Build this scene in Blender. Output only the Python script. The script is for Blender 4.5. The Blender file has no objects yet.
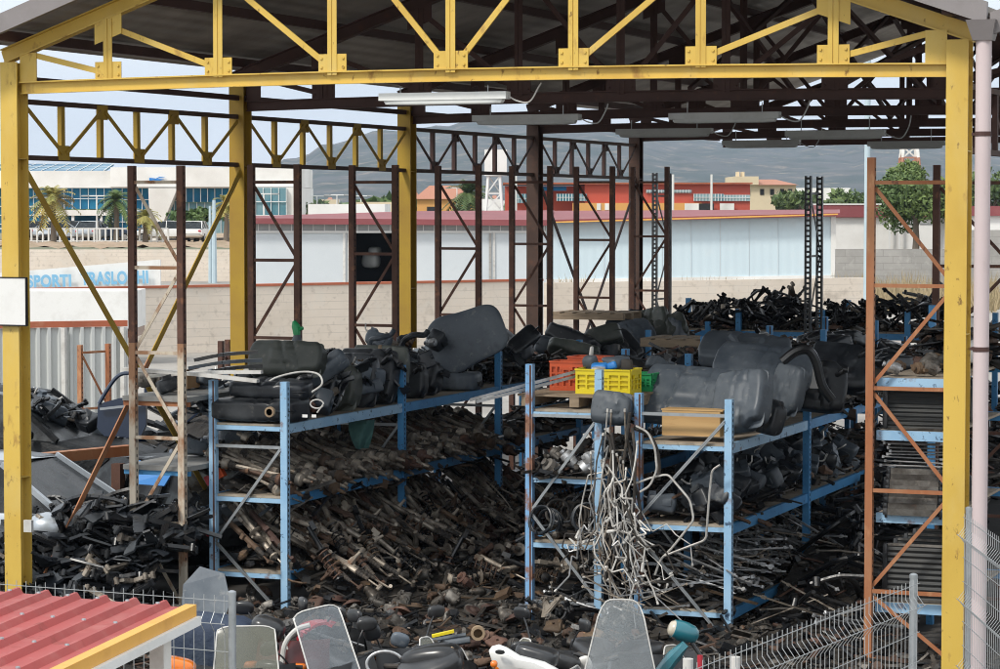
import bpy, math, random
from mathutils import Vector, Matrix, Euler, Quaternion, noise
R_ = math.radians
rng = random.Random(11)
sc = bpy.context.scene
COL = sc.collection
V = Vector

# ------------------------------------------------------------------ camera
F = 2572.0; TH = R_(21.34); PH = math.atan(127/2572.0)
CAM = V((13.86, -22.18, 4.3))
_s, _c, _sp, _cp = math.sin(TH), math.cos(TH), math.sin(PH), math.cos(PH)
RT = V((_c, _s, 0)); FW = V((-_s*_cp, _c*_cp, -_sp)); UPV = V((-_s*_sp, _c*_sp, _cp))
cd = bpy.data.cameras.new('camera'); cam = bpy.data.objects.new('camera', cd); COL.objects.link(cam)
cd.sensor_width = 36; cd.lens = 36*F/1000; cd.clip_end = 30000; cd.clip_start = .5
cam.location = CAM; cam.rotation_euler = (R_(90)-PH, 0, TH)
sc.camera = cam

def at(u, v, X=None, Y=None, Z=None, D=None):
    """Place in the world for a spot of the photograph at a known wall, height or distance (layout survey)."""
    r = FW + RT*((u-500)/F) - UPV*((v-334.5)/F)
    t = D if D is not None else ((X-CAM.x)/r.x if X is not None else ((Y-CAM.y)/r.y if Y is not None else (Z-CAM.z)/r.z))
    return CAM + r*t

# ------------------------------------------------------------------ mesh builder
class MB:
    def __init__(s): s.v=[]; s.f=[]; s.mi=[]; s.m=0; s.T=None
    def add(s, vs, fs):
        o=len(s.v)
        if s.T is not None: vs=[s.T@V(p) for p in vs]
        s.v.extend([tuple(p) for p in vs]); s.f.extend([tuple(i+o for i in f) for f in fs]); s.mi.extend([s.m]*len(fs)); return s
    def box(s, c, d, M=None):
        x,y,z=d[0]/2,d[1]/2,d[2]/2
        p=[V((i,j,k)) for k in(-z,z) for j in(-y,y) for i in(-x,x)]
        if M is not None: p=[M@q for q in p]
        c=V(c); p=[q+c for q in p]
        return s.add(p,[(0,2,3,1),(4,5,7,6),(0,1,5,4),(2,6,7,3),(0,4,6,2),(1,3,7,5)])
    def bb(s, a, b):
        a,b=V(a),V(b); return s.box((a+b)/2, [abs(t) for t in (b-a)])
    def bar(s, a, b, w, h, up=(0,0,1)):
        a,b=V(a),V(b); x=(b-a); L=x.length; x.normalize(); u=V(up)
        if abs(x.dot(u.normalized()))>.99: u=V((0,1,0))
        y=u.cross(x).normalized(); z=x.cross(y)
        M=Matrix((x,y,z)).transposed()
        return s.box((a+b)/2,(L,w,h),M)
    def tube(s, pts, r, n=8, cap=True):
        P=[V(p) for p in pts]; k=len(P); rs=r if isinstance(r,(list,tuple)) else [r]*k
        t0=(P[1]-P[0]).normalized(); u=t0.orthogonal().normalized(); vs=[]
        for i in range(k):
            t=((P[min(i+1,k-1)]-P[max(i-1,0)])); 
            if t.length<1e-9: t=t0.copy()
            t.normalize(); u=(u-t*u.dot(t))
            if u.length<1e-6: u=t.orthogonal()
            u.normalize(); w=t.cross(u)
            for j in range(n):
                a=2*math.pi*j/n; vs.append(P[i]+(u*math.cos(a)+w*math.sin(a))*rs[i])
        fs=[(i*n+j,i*n+(j+1)%n,(i+1)*n+(j+1)%n,(i+1)*n+j) for i in range(k-1) for j in range(n)]
        if cap: fs+= [tuple(reversed(range(n))), tuple(range((k-1)*n,k*n))]
        return s.add(vs,fs)
    def lathe(s, prof, n=12, M=None, axis='X'):
        """prof: (along, radius)"""
        vs=[]
        for a,r in prof:
            for j in range(n):
                t=2*math.pi*j/n
                p=V((a,r*math.cos(t),r*math.sin(t))) if axis=='X' else V((r*math.cos(t),r*math.sin(t),a)) if axis=='Z' else V((r*math.sin(t),a,r*math.cos(t)))
                vs.append(M@p if M is not None else p)
        k=len(prof)
        fs=[(i*n+j,i*n+(j+1)%n,(i+1)*n+(j+1)%n,(i+1)*n+j) for i in range(k-1) for j in range(n)]
        fs+=[tuple(reversed(range(n))),tuple(range((k-1)*n,k*n))]
        return s.add(vs,fs)
    def prism(s, poly, t, M=None, bend=0):
        n=len(poly); lo=[V((x,y,-t/2+bend*(x*x))) for x,y in poly]; hi=[V((x,y,t/2+bend*(x*x))) for x,y in poly]
        vs=lo+hi
        if M is not None: vs=[M@q for q in vs]
        return s.add(vs,[tuple(reversed(range(n))),tuple(range(n,2*n))]+[(i,(i+1)%n,n+(i+1)%n,n+i) for i in range(n)])
    def sbox(s, d, e=.3, nu=20, nv=12, M=None, disp=None):
        """rounded (superellipsoid) box of full size d"""
        a,b,c=d[0]/2,d[1]/2,d[2]/2; vs=[]
        sg=lambda t: math.copysign(abs(t)**e,t)
        for i in range(nv+1):
            ph=-math.pi/2+math.pi*i/nv
            for j in range(nu):
                th=2*math.pi*j/nu
                p=V((a*sg(math.cos(ph))*sg(math.cos(th)),b*sg(math.cos(ph))*sg(math.sin(th)),c*sg(math.sin(ph))))
                if disp: p=disp(p)
                vs.append(M@p if M is not None else p)
        fs=[(i*nu+j,i*nu+(j+1)%nu,(i+1)*nu+(j+1)%nu,(i+1)*nu+j) for i in range(nv) for j in range(nu)]
        return s.add(vs,fs)
    def rbox(s, d, r, nx=16, ny=12, nz=7, disp=None, M=None):
        """box with rounded edges and an even net of faces, so that ribs and pockets can be pressed into it"""
        h=(d[0]/2,d[1]/2,d[2]/2); r=min(r,min(h)*.98); idx={}; vs=[]; fs=[]
        def vert(p):
            k=(round(p[0]*5e3),round(p[1]*5e3),round(p[2]*5e3))
            if k not in idx:
                q=V([max(-(h[i]-r),min(h[i]-r,p[i])) for i in range(3)]); n=(V(p)-q)
                w=q+n.normalized()*r if n.length>1e-9 else V(p)
                if disp: w=disp(w,V(p))
                idx[k]=len(vs); vs.append(M@w if M is not None else w)
            return idx[k]
        N=(nx,ny,nz)
        for ax in range(3):
            u,v=(ax+1)%3,(ax+2)%3
            for sg in (-1,1):
                for i in range(N[u]):
                    for j in range(N[v]):
                        c=[]
                        for a,b in ((0,0),(1,0),(1,1),(0,1)):
                            p=[0,0,0]; p[ax]=sg*h[ax]; p[u]=-h[u]+2*h[u]*(i+a)/N[u]; p[v]=-h[v]+2*h[v]*(j+b)/N[v]; c.append(vert(p))
                        if sg<0: c.reverse()
                        if len(set(c))>2: fs.append(tuple(dict.fromkeys(c)))
        return s.add(vs,fs)
    def slab(s, poly, t, M, e=.02):
        """flat shape with softened rim: inset face, full outline, inset face"""
        n=len(poly); cx=sum(p[0] for p in poly)/n; cy=sum(p[1] for p in poly)/n; vs=[]
        for z,k in ((-t/2,1),(-t/2+e,0),(t/2-e,0),(t/2,1)):
            for x,y in poly:
                d=V((cx-x,cy-y)); l=d.length or 1; q=V((x,y))+d*(min(.6,e*1.6/l)*k); vs.append(M@V((q.x,q.y,z)))
        return s.add(vs,[tuple(reversed(range(n))),tuple(range(3*n,4*n))]+[(r*n+i,r*n+(i+1)%n,(r+1)*n+(i+1)%n,(r+1)*n+i) for r in range(3) for i in range(n)])
    def grid(s, nx, ny, fn):
        vs=[fn(i/nx,j/ny) for j in range(ny+1) for i in range(nx+1)]
        return s.add(vs,[(j*(nx+1)+i,j*(nx+1)+i+1,(j+1)*(nx+1)+i+1,(j+1)*(nx+1)+i) for j in range(ny) for i in range(nx)])
    def mesh(s, name, mats, smooth=False, org=None):
        me=bpy.data.meshes.new(name)
        vs=s.v if org is None else [(p[0]-org[0],p[1]-org[1],p[2]-org[2]) for p in s.v]
        me.from_pydata(vs,[],s.f)
        for m in (mats if isinstance(mats,(list,tuple)) else [mats]): me.materials.append(m)
        me.polygons.foreach_set('material_index',s.mi)
        if smooth:
            me.polygons.foreach_set('use_smooth',[True]*len(s.f))
            try: me.set_sharp_from_angle(angle=R_(40))
            except Exception: pass
        me.update(); return me
    def build(s, name, mats, parent=None, smooth=False, label=None):
        o=bpy.data.objects.new(name, s.mesh(name,mats,smooth,None if parent is None else worg(parent)))
        COL.objects.link(o)
        if parent is not None: o.parent=parent
        if label: o['label']=label
        return o
def worg(o):
    t=V((0,0,0))
    while o is not None: t=t+o.location; o=o.parent
    return t
def tag(o,label,cat,group=None,kind=None):
    if label: o['label']=label
    if cat: o['category']=cat
    if group: o['group']=group
    if kind: o['kind']=kind
    return o
def thing(name,label,cat,loc=(0,0,0),group=None):
    o=bpy.data.objects.new(name,None); o.location=loc; o.empty_display_size=.1; COL.objects.link(o)
    return tag(o,label,cat,group)
def solo(name,mb,mats,label,cat,group=None,smooth=False,loc=None,kind=None):
    """a thing that is one mesh; loc gives its own origin"""
    o=bpy.data.objects.new(name,mb.mesh(name,mats,smooth,loc)); COL.objects.link(o)
    if loc is not None: o.location=loc
    return tag(o,label,cat,group,kind)
def struct(name,mb,mats,smooth=False,kind='structure'):
    o=mb.build(name,mats,None,smooth); o['kind']=kind; return o
def dup(root,mat=None,label=None,group=None,parent=None):
    r=root.copy(); COL.objects.link(r)
    if parent is not None: r.parent=parent
    if mat is not None: r.matrix_world=mat
    if label: r['label']=label
    if group: r['group']=group
    for ch in list(root.children): dup(ch,parent=r)
    return r
def TRS(loc,rot=(0,0,0),sca=1):
    s=sca if isinstance(sca,(tuple,list)) else (sca,)*3
    return Matrix.Translation(V(loc))@Euler(rot).to_matrix().to_4x4()@Matrix.Diagonal((*s,1))
def aim(loc,d,roll=0,sca=1):
    """matrix whose X axis points along d"""
    x=V(d).normalized(); up=V((0,0,1))
    if abs(x.z)>.98: up=V((0,1,0))
    y=up.cross(x).normalized(); z=x.cross(y)
    M=Matrix((x,y,z)).transposed().to_4x4()
    s=sca if isinstance(sca,(tuple,list)) else (sca,)*3
    return Matrix.Translation(V(loc))@M@Matrix.Rotation(roll,4,'X')@Matrix.Diagonal((*s,1))
def smooth_path(pts,k=4):
    P=[V(p) for p in pts]; out=[]
    for i in range(len(P)-1):
        p0=P[max(i-1,0)];p1=P[i];p2=P[i+1];p3=P[min(i+2,len(P)-1)]
        for j in range(k):
            t=j/k
            out.append(.5*((2*p1)+(p2-p0)*t+(2*p0-5*p1+4*p2-p3)*t*t+(3*p1-p0-3*p2+p3)*t**3))
    out.append(P[-1]); return out
def round_path(pts,rad=.03,k=3):
    """polyline with rounded corners, the way a bent pipe is"""
    P=[V(p) for p in pts]; out=[P[0]]
    for i in range(1,len(P)-1):
        a=(P[i-1]-P[i]);b=(P[i+1]-P[i]); r=min(rad,a.length*.45,b.length*.45)
        A=P[i]+a.normalized()*r;B=P[i]+b.normalized()*r
        for j in range(k+1):
            t=j/k; out.append((1-t)**2*A+2*t*(1-t)*P[i]+t*t*B)
    out.append(P[-1]); return out

# ------------------------------------------------------------------ materials
def pm(name, col, rough=.55, metal=0., spots=(), var=0., hue=0., bump=None, scale=1., stretch=(1,1,1), coat=0., spec=.5, wave=None, brick=None, coord='Object', tint=None):
    m=bpy.data.materials.new(name); m.use_nodes=True; nt=m.node_tree; N=nt.nodes; L=nt.links
    b=N['Principled BSDF']; b.inputs['Roughness'].default_value=rough; b.inputs['Metallic'].default_value=metal
    b.inputs['Specular IOR Level'].default_value=spec
    if coat: b.inputs['Coat Weight'].default_value=coat; b.inputs['Coat Roughness'].default_value=.15
    tc=N.new('ShaderNodeTexCoord'); mp=N.new('ShaderNodeMapping'); mp.inputs['Scale'].default_value=stretch
    L.new(tc.outputs[coord],mp.inputs[0]); oi=N.new('ShaderNodeObjectInfo')
    w=N.new('ShaderNodeMath'); w.operation='MULTIPLY'; w.inputs[1].default_value=37.; L.new(oi.outputs['Random'],w.inputs[0])
    def nz(sc_,det=5,rg=.6):
        t=N.new('ShaderNodeTexNoise'); t.noise_dimensions='4D'; t.inputs['Scale'].default_value=sc_*scale; t.inputs['Detail'].default_value=det; t.inputs['Roughness'].default_value=rg
        L.new(mp.outputs[0],t.inputs['Vector']); L.new(w.outputs[0],t.inputs['W']); return t.outputs[0]
    def mix(fac,a,c):
        x=N.new('ShaderNodeMix'); x.data_type='RGBA'
        if hasattr(fac,'name'): L.new(fac,x.inputs[0])
        else: x.inputs[0].default_value=fac
        for k,q in ((6,a),(7,c)):
            if hasattr(q,'name'): L.new(q,x.inputs[k])
            else: x.inputs[k].default_value=(*q,1)
        return x.outputs[2]
    def ramp(src,lo,hi,top=1.):
        x=N.new('ShaderNodeMapRange'); x.inputs[1].default_value=lo; x.inputs[2].default_value=hi; x.inputs[4].default_value=top; L.new(src,x.inputs[0]); return x.outputs[0]
    cur=N.new('ShaderNodeRGB').outputs[0]; cur.default_value=(*col,1)
    if tint: # per object choice between two colours
        cur=mix(oi.outputs['Random'],col,tint)
    rcur=None
    if brick:
        bt=N.new('ShaderNodeTexBrick'); bt.inputs['Scale'].default_value=1; bt.inputs['Brick Width'].default_value=brick[0]; bt.inputs['Row Height'].default_value=brick[1]; bt.inputs['Mortar Size'].default_value=brick[2]
        bt.inputs['Color1'].default_value=(1,1,1,1); bt.inputs['Color2'].default_value=(brick[4],)*3+(1,); bt.inputs['Mortar'].default_value=(brick[3],)*3+(1,)
        sw=N.new('ShaderNodeSeparateXYZ'); cb=N.new('ShaderNodeCombineXYZ'); ad=N.new('ShaderNodeMath'); ad.operation='ADD'
        L.new(mp.outputs[0],sw.inputs[0]); L.new(sw.outputs[0],ad.inputs[0]); L.new(sw.outputs[1],ad.inputs[1]); L.new(ad.outputs[0],cb.inputs[0]); L.new(sw.outputs[2],cb.inputs[1]); L.new(cb.outputs[0],bt.inputs['Vector'])
        x=N.new('ShaderNodeMix'); x.data_type='RGBA'; x.blend_type='MULTIPLY'; x.inputs[0].default_value=1; L.new(cur,x.inputs[6]); L.new(bt.outputs[0],x.inputs[7]); cur=x.outputs[2]
    for (c2,s2,lo,hi,top,*rr) in spots:
        f=ramp(nz(s2),lo,hi,top); cur=mix(f,cur,c2)
        if rr:
            x=N.new('ShaderNodeMix'); x.data_type='FLOAT'; L.new(f,x.inputs[0])
            if rcur is None: x.inputs[2].default_value=rough
            else: L.new(rcur,x.inputs[2])
            x.inputs[3].default_value=rr[0]; rcur=x.outputs[0]
    if var or hue:
        h=N.new('ShaderNodeHueSaturation')
        mr=N.new('ShaderNodeMapRange'); mr.inputs[3].default_value=1-var; mr.inputs[4].default_value=1+var; L.new(oi.outputs['Random'],mr.inputs[0]); L.new(mr.outputs[0],h.inputs['Value'])
        if hue:
            w2=N.new('ShaderNodeMath'); w2.operation='MULTIPLY_ADD'; w2.inputs[1].default_value=7.31; w2.inputs[2].default_value=0; L.new(oi.outputs['Random'],w2.inputs[0])
            fr=N.new('ShaderNodeMath'); fr.operation='FRACT'; L.new(w2.outputs[0],fr.inputs[0])
            m3=N.new('ShaderNodeMapRange'); m3.inputs[3].default_value=.5-hue; m3.inputs[4].default_value=.5+hue; L.new(fr.outputs[0],m3.inputs[0]); L.new(m3.outputs[0],h.inputs['Hue'])
        L.new(cur,h.inputs['Color']); cur=h.outputs[0]
    L.new(cur,b.inputs['Base Color'])
    if rcur is not None: L.new(rcur,b.inputs['Roughness'])
    hgt=None
    if bump: hgt=nz(bump[0],4); st=bump[1]; ds=bump[2] if len(bump)>2 else .01
    if wave: # (axis vector, frequency per metre, strength)
        sp=N.new('ShaderNodeVectorMath'); sp.operation='DOT_PRODUCT'; L.new(tc.outputs[coord],sp.inputs[0]); sp.inputs[1].default_value=wave[0]
        ml=N.new('ShaderNodeMath'); ml.operation='MULTIPLY'; ml.inputs[1].default_value=wave[1]*2*math.pi; L.new(sp.outputs['Value'],ml.inputs[0])
        sn=N.new('ShaderNodeMath'); sn.operation='SINE'; L.new(ml.outputs[0],sn.inputs[0]); hgt=sn.outputs[0]; st=wave[2]; ds=wave[3] if len(wave)>3 else .02
    if hgt is not None:
        bp=N.new('ShaderNodeBump'); bp.inputs['Strength'].default_value=st; bp.inputs['Distance'].default_value=ds; L.new(hgt,bp.inputs['Height']); L.new(bp.outputs[0],b.inputs['Normal'])
    return m
RUST=(.10,.035,.015); RUSTL=(.30,.12,.045)
M={}
M['yellow']=pm('yellow_paint',(.66,.45,.085),.45,spots=[((.50,.31,.05),1.3,.45,.7,.7),((.30,.15,.04),5,.60,.70,.85,.8),((.13,.055,.02),17,.63,.70,.8,.85),((.66,.52,.20),2.2,.52,.75,.5)],bump=(25,.08),stretch=(1,1,.5))
M['yellow_old']=pm('weathered_yellow_paint',(.44,.28,.025),.6,spots=[((.33,.19,.03),1.2,.42,.66,.8),((.12,.05,.02),5,.60,.74,.85,.85)],bump=(25,.1))
M['maroon']=pm('maroon_primer',(.072,.033,.028),.65,spots=[((.05,.02,.015),3,.45,.65,.7),((.13,.05,.03),8,.58,.72,.6)],bump=(30,.08))
M['maroon_dk']=pm('brown_primer',(.075,.040,.028),.7,spots=[((.04,.02,.015),3,.45,.65,.7),((.14,.055,.03),7,.55,.72,.6)],bump=(30,.08))
M['roof']=pm('roof_sheet_underside',(.40,.365,.33),.6,spots=[((.14,.12,.105),.8,.42,.65,.8),((.17,.13,.10),5,.6,.75,.4)],wave=((1,0,0),5.,.5,.02))
M['verge']=pm('grey_flashing',(.235,.215,.215),.45,spots=[((.18,.16,.155),2,.45,.7,.7),((.30,.28,.27),7,.6,.75,.5)],bump=(20,.05))
M['pipe']=pm('pink_grey_plastic_pipe',(.60,.50,.50),.4,spots=[((.50,.41,.41),2,.45,.7,.6),((.42,.36,.34),14,.62,.75,.5)],stretch=(1,1,.3))
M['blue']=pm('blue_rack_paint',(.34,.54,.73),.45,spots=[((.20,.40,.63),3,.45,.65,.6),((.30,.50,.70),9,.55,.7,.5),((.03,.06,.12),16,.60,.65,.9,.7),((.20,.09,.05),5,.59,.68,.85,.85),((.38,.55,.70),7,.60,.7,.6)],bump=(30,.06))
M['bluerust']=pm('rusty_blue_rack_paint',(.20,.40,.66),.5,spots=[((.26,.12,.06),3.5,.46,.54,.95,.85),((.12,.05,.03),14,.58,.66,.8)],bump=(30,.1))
M['bluedk']=pm('shaded_blue_rack_paint',(.07,.27,.53),.45,spots=[((.04,.18,.40),3,.45,.65,.7),((.02,.04,.08),18,.62,.67,.9,.7),((.22,.42,.62),6,.62,.7,.6)],bump=(30,.06))  # darker copy of the rack blue; falloff of light towards the back put into colour
M['galv']=pm('galvanised_steel',(.43,.46,.48),.42,.75,spots=[((.30,.32,.33),10,.45,.65,.7,.55),((.20,.13,.09),5,.66,.76,.6)],bump=(40,.05))
M['hole']=pm('slot_shadow',(.012,.012,.014),.9)
M['rustpost']=pm('rusty_upright_paint',(.115,.055,.038),.75,spots=[((.07,.03,.02),4,.42,.6,.8),((.27,.12,.06),9,.56,.7,.7)],bump=(40,.12))
M['orange']=pm('orange_rusty_paint',(.38,.175,.085),.65,spots=[((.33,.11,.04),3,.4,.6,.8),((.58,.33,.17),8,.56,.7,.6),((.13,.05,.03),15,.62,.7,.8)],bump=(40,.1),stretch=(1,1,.4))
M['cream']=pm('flaking_cream_paint',(.55,.48,.38),.6,spots=[((.27,.12,.05),4,.46,.58,.9,.8),((.15,.07,.04),16,.58,.66,.8)],bump=(40,.1),stretch=(1,1,.5))
M['chip']=pm('dusty_shelf_board',(.36,.30,.23),.85,spots=[((.22,.18,.14),5,.45,.65,.8),((.10,.085,.07),12,.56,.7,.7)],bump=(40,.15))
M['plastic']=pm('dusty_black_plastic',(.018,.021,.026),.33,spots=[((.075,.083,.09),3,.48,.68,.75,.7),((.20,.19,.17),12,.61,.73,.55,.85),((.015,.017,.02),5,.6,.7,.5)],var=.35,bump=(18,.12))
M['tank']=pm('dusty_grey_tank_plastic',(.075,.092,.112),.42,spots=[((.14,.16,.18),2.6,.46,.66,.8,.65),((.26,.26,.25),13,.60,.72,.6,.85),((.03,.036,.045),5,.58,.7,.6)],var=.3,bump=(14,.15))
M['steel']=pm('greasy_bare_steel',(.38,.33,.27),.5,.4,spots=[((.07,.058,.048),5,.44,.6,.9,.8),((.24,.12,.065),10,.58,.68,.75,.85),((.46,.43,.38),16,.60,.72,.6)],var=.5,bump=(30,.2))
M['rubber']=pm('dirty_rubber_boot',(.045,.040,.036),.8,spots=[((.13,.105,.08),7,.46,.65,.75)],var=.4,bump=(30,.15))
M['rustiron']=pm('rusty_cast_iron',(.115,.072,.050),.75,.1,spots=[((.07,.035,.022),6,.42,.62,.85),((.30,.17,.09),12,.58,.72,.6)],var=.5,hue=.02,bump=(25,.3))
M['scrapdk']=pm('dark_oily_steel',(.10,.088,.075),.42,.4,spots=[((.022,.02,.018),4,.42,.6,.9,.6),((.22,.19,.16),13,.6,.72,.7),((.12,.06,.035),7,.6,.72,.7)],bump=(25,.3))  # oily steel, toned down further so the heaps hold deeper painted shade
M['blkiron']=pm('black_painted_iron',(.013,.014,.016),.3,.1,spots=[((.05,.046,.042),7,.52,.68,.7,.7),((.14,.12,.10),16,.63,.74,.5)],var=.5,bump=(25,.2))
M['casting']=pm('oily_alloy_casting',(.17,.16,.145),.55,.5,spots=[((.06,.05,.042),5,.4,.6,.9,.8),((.30,.27,.23),13,.58,.7,.6),((.16,.08,.05),8,.62,.72,.6)],var=.5,bump=(22,.35))
M['alu']=pm('pale_aluminium_pipe',(.62,.60,.56),.45,.45,spots=[((.35,.32,.29),8,.48,.65,.7),((.75,.74,.72),15,.6,.7,.5)],var=.25)
M['silver']=pm('scratched_silver_metal',(.50,.51,.52),.38,.7,spots=[((.28,.27,.26),8,.46,.66,.8,.6)],var=.3)
M['fin']=pm('radiator_fins',(.048,.050,.050),.6,.3,spots=[((.085,.082,.075),3,.48,.7,.6),((.22,.21,.19),18,.68,.75,.5)],var=.25,wave=((0,0,1),26,.7,.012))
M['tankgreen']=pm('grey_green_tank_plastic',(.062,.070,.060),.5,spots=[((.13,.135,.115),3,.46,.66,.8),((.23,.21,.17),12,.6,.72,.6)],var=.3,bump=(14,.15))
M['wood']=pm('light_plywood',(.58,.37,.16),.6,spots=[((.48,.28,.11),5,.45,.65,.7),((.40,.22,.09),20,.6,.7,.4)],stretch=(.3,1,3))
M['pallet']=pm('weathered_pallet_wood',(.33,.25,.17),.85,spots=[((.20,.15,.10),6,.45,.65,.8),((.13,.09,.06),18,.58,.68,.6)],stretch=(.3,2,2),bump=(30,.2))
M['card']=pm('brown_cardboard',(.36,.22,.11),.85,spots=[((.28,.165,.08),4,.45,.65,.6)])
M['crate_o']=pm('orange_crate_plastic',(.62,.10,.030),.45,spots=[((.42,.075,.03),6,.5,.7,.6),((.65,.28,.18),18,.62,.72,.5)])
M['crate_y']=pm('yellow_crate_plastic',(.85,.68,.02),.42,spots=[((.66,.50,.03),6,.5,.7,.5)])
M['crate_oy']=pm('amber_crate_plastic',(.60,.36,.02),.45,spots=[((.42,.25,.03),6,.5,.7,.5)])
M['crate_g']=pm('green_crate_plastic',(.02,.30,.10),.45,spots=[((.02,.18,.07),6,.5,.7,.5)])
M['white']=pm('white_paint',(.78,.78,.76),.5,spots=[((.62,.61,.58),3,.5,.72,.6),((.45,.42,.38),14,.64,.76,.4)])
M['offw']=pm('dirty_white_plastic',(.62,.61,.58),.5,spots=[((.40,.38,.35),6,.48,.68,.7)],var=.15)
M['lamp']=pm('lamp_housing_grey',(.48,.50,.50),.45,spots=[((.36,.37,.37),5,.48,.68,.6)])
M['lampw']=pm('lamp_cover_white',(.80,.82,.80),.3,spots=[((.66,.67,.64),6,.5,.7,.5)])
M['tan']=pm('tan_strap',(.33,.24,.15),.75,spots=[((.2,.14,.09),8,.45,.65,.7)])
M['teal']=pm('teal_gloss_paint',(.015,.15,.19),.2,coat=.8,spots=[((.03,.10,.12),8,.55,.7,.5)])
M['red']=pm('red_gloss_plastic',(.45,.02,.04),.3,coat=.5,spots=[((.3,.03,.04),8,.5,.7,.5)])
M['cyan']=pm('bright_blue_plastic',(.03,.22,.60),.45)
M['amber']=pm('amber_lens',(.75,.18,.01),.2,coat=.6)
M['redroof']=pm('red_sheet_roof',(.40,.062,.055),.5,spots=[((.22,.06,.045),7,.60,.74,.7,.8),((.30,.06,.055),.9,.42,.65,.8),((.44,.15,.13),4,.52,.7,.7),((.55,.34,.30),13,.66,.74,.6,.7)],stretch=(1,1,1),bump=(20,.06))
M['fasc_o']=pm('orange_fascia',(.75,.40,.08),.5,spots=[((.60,.29,.06),5,.48,.68,.6)])
M['wire']=pm('galvanised_wire',(.42,.44,.45),.45,.5)
M['blackg']=pm('black_gloss_plastic',(.02,.021,.023),.3,coat=.2,spots=[((.06,.06,.06),6,.5,.7,.6,.6)],var=.3)
M['hulkpaint']=pm('dull_black_car_paint',(.008,.009,.010),.5,spec=.2,spots=[((.04,.04,.04),5,.54,.72,.6,.6),((.10,.09,.08),14,.64,.74,.5)],bump=(3,.8,.06))
M['carblack']=pm('black_car_paint',(.010,.011,.013),.4,coat=.15,spots=[((.05,.05,.05),5,.52,.7,.6,.6)])
M['carblue']=pm('dark_blue_car_paint',(.012,.026,.060),.35,coat=.3,spots=[((.03,.045,.08),5,.52,.7,.5,.6)])
M['carsilver']=pm('silver_car_paint',(.42,.46,.50),.3,.5,coat=.5,spots=[((.30,.32,.34),4,.5,.7,.6,.6)])
M['carred']=pm('dark_red_car_paint',(.10,.02,.02),.3,coat=.5)
M['tyre']=pm('tyre_rubber',(.022,.022,.022),.85,bump=(40,.1))
def glassy(name,col,fac,rough=.1):
    m=bpy.data.materials.new(name); m.use_nodes=True; nt=m.node_tree; b=nt.nodes['Principled BSDF']
    b.inputs['Base Color'].default_value=(*col,1); b.inputs['Roughness'].default_value=rough
    t=nt.nodes.new('ShaderNodeBsdfTransparent'); mx=nt.nodes.new('ShaderNodeMixShader'); 
    n=nt.nodes.new('ShaderNodeTexNoise'); n.inputs['Scale'].default_value=2.5; n.inputs['Detail'].default_value=3
    mr=nt.nodes.new('ShaderNodeMapRange'); mr.inputs[1].default_value=.3; mr.inputs[2].default_value=.7; mr.inputs[3].default_value=fac-.05; mr.inputs[4].default_value=fac+.05
    nt.links.new(n.outputs[0],mr.inputs[0]); nt.links.new(mr.outputs[0],mx.inputs[0]); nt.links.new(t.outputs[0],mx.inputs[1]); nt.links.new(b.outputs[0],mx.inputs[2])
    gl=nt.nodes.new('ShaderNodeBsdfGlossy'); gl.inputs['Roughness'].default_value=rough; fr=nt.nodes.new('ShaderNodeFresnel'); fr.inputs[0].default_value=1.5; m2=nt.nodes.new('ShaderNodeMixShader'); nt.links.new(fr.outputs[0],m2.inputs[0]); nt.links.new(mx.outputs[0],m2.inputs[1]); nt.links.new(gl.outputs[0],m2.inputs[2]); nt.links.new(m2.outputs[0],nt.nodes['Material Output'].inputs[0]); return m
M['screen']=glassy('dusty_clear_windscreen',(.30,.35,.39),.20)
M['screen2']=glassy('hazy_clear_windscreen',(.40,.45,.47),.20)
M['screeno']=glassy('olive_tinted_windscreen',(.19,.19,.135),.5,.25)
M['hulkglass']=pm('grimy_glass_painted_reflections',(.006,.007,.008),.22,spec=.35,spots=[((.05,.06,.066),1.6,.46,.60,.8,.5),((.004,.004,.005),3.5,.50,.58,.9),((.05,.055,.055),4,.56,.74,.6,.7)])  # large paler blotches are reflections put into the glass colour
M['carglass']=pm('dark_car_glass',(.015,.02,.023),.15,spec=.35,spots=[((.10,.12,.12),5,.52,.72,.6,.4)])
# ------------------------------------------------------------------ world, sun
w=bpy.data.worlds.new('World'); sc.world=w; w.use_nodes=True; nt=w.node_tree; N=nt.nodes; L=nt.links
SUN_EL,SUN_AZ=R_(48),R_(205)      # azimuth measured clockwise from +Y (behind the photographer's left shoulder)
sky=N.new('ShaderNodeTexSky'); sky.sky_type='NISHITA'; sky.sun_disc=False; sky.sun_elevation=SUN_EL; sky.sun_rotation=SUN_AZ; sky.air_density=1.; sky.dust_density=2.5; sky.ozone_density=1.2
tc=N.new('ShaderNodeTexCoord'); mp=N.new('ShaderNodeMapping'); mp.inputs['Scale'].default_value=(1.6,1.6,6); mp.inputs['Location'].default_value=(.3,1.7,.2)
nz=N.new('ShaderNodeTexNoise'); nz.inputs['Scale'].default_value=2.2; nz.inputs['Detail'].default_value=7; nz.inputs['Roughness'].default_value=.55
L.new(tc.outputs['Generated'],mp.inputs[0]); L.new(mp.outputs[0],nz.inputs['Vector'])
mr=N.new('ShaderNodeMapRange'); mr.inputs[1].default_value=.33; mr.inputs[2].default_value=.66; mr.inputs[3].default_value=.80; mr.inputs[4].default_value=1.; L.new(nz.outputs[0],mr.inputs[0])
mx=N.new('ShaderNodeMix'); mx.data_type='RGBA'; L.new(mr.outputs[0],mx.inputs[0]); L.new(sky.outputs[0],mx.inputs[6]); mx.inputs[7].default_value=(6.6,6.9,7.15,1)
bg=N['Background']; L.new(mx.outputs[2],bg.inputs['Color']); bg.inputs['Strength'].default_value=.10
sl=bpy.data.lights.new('sun','SUN'); sl.energy=1.5; sl.angle=R_(10); sl.color=(1,.95,.87)
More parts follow.
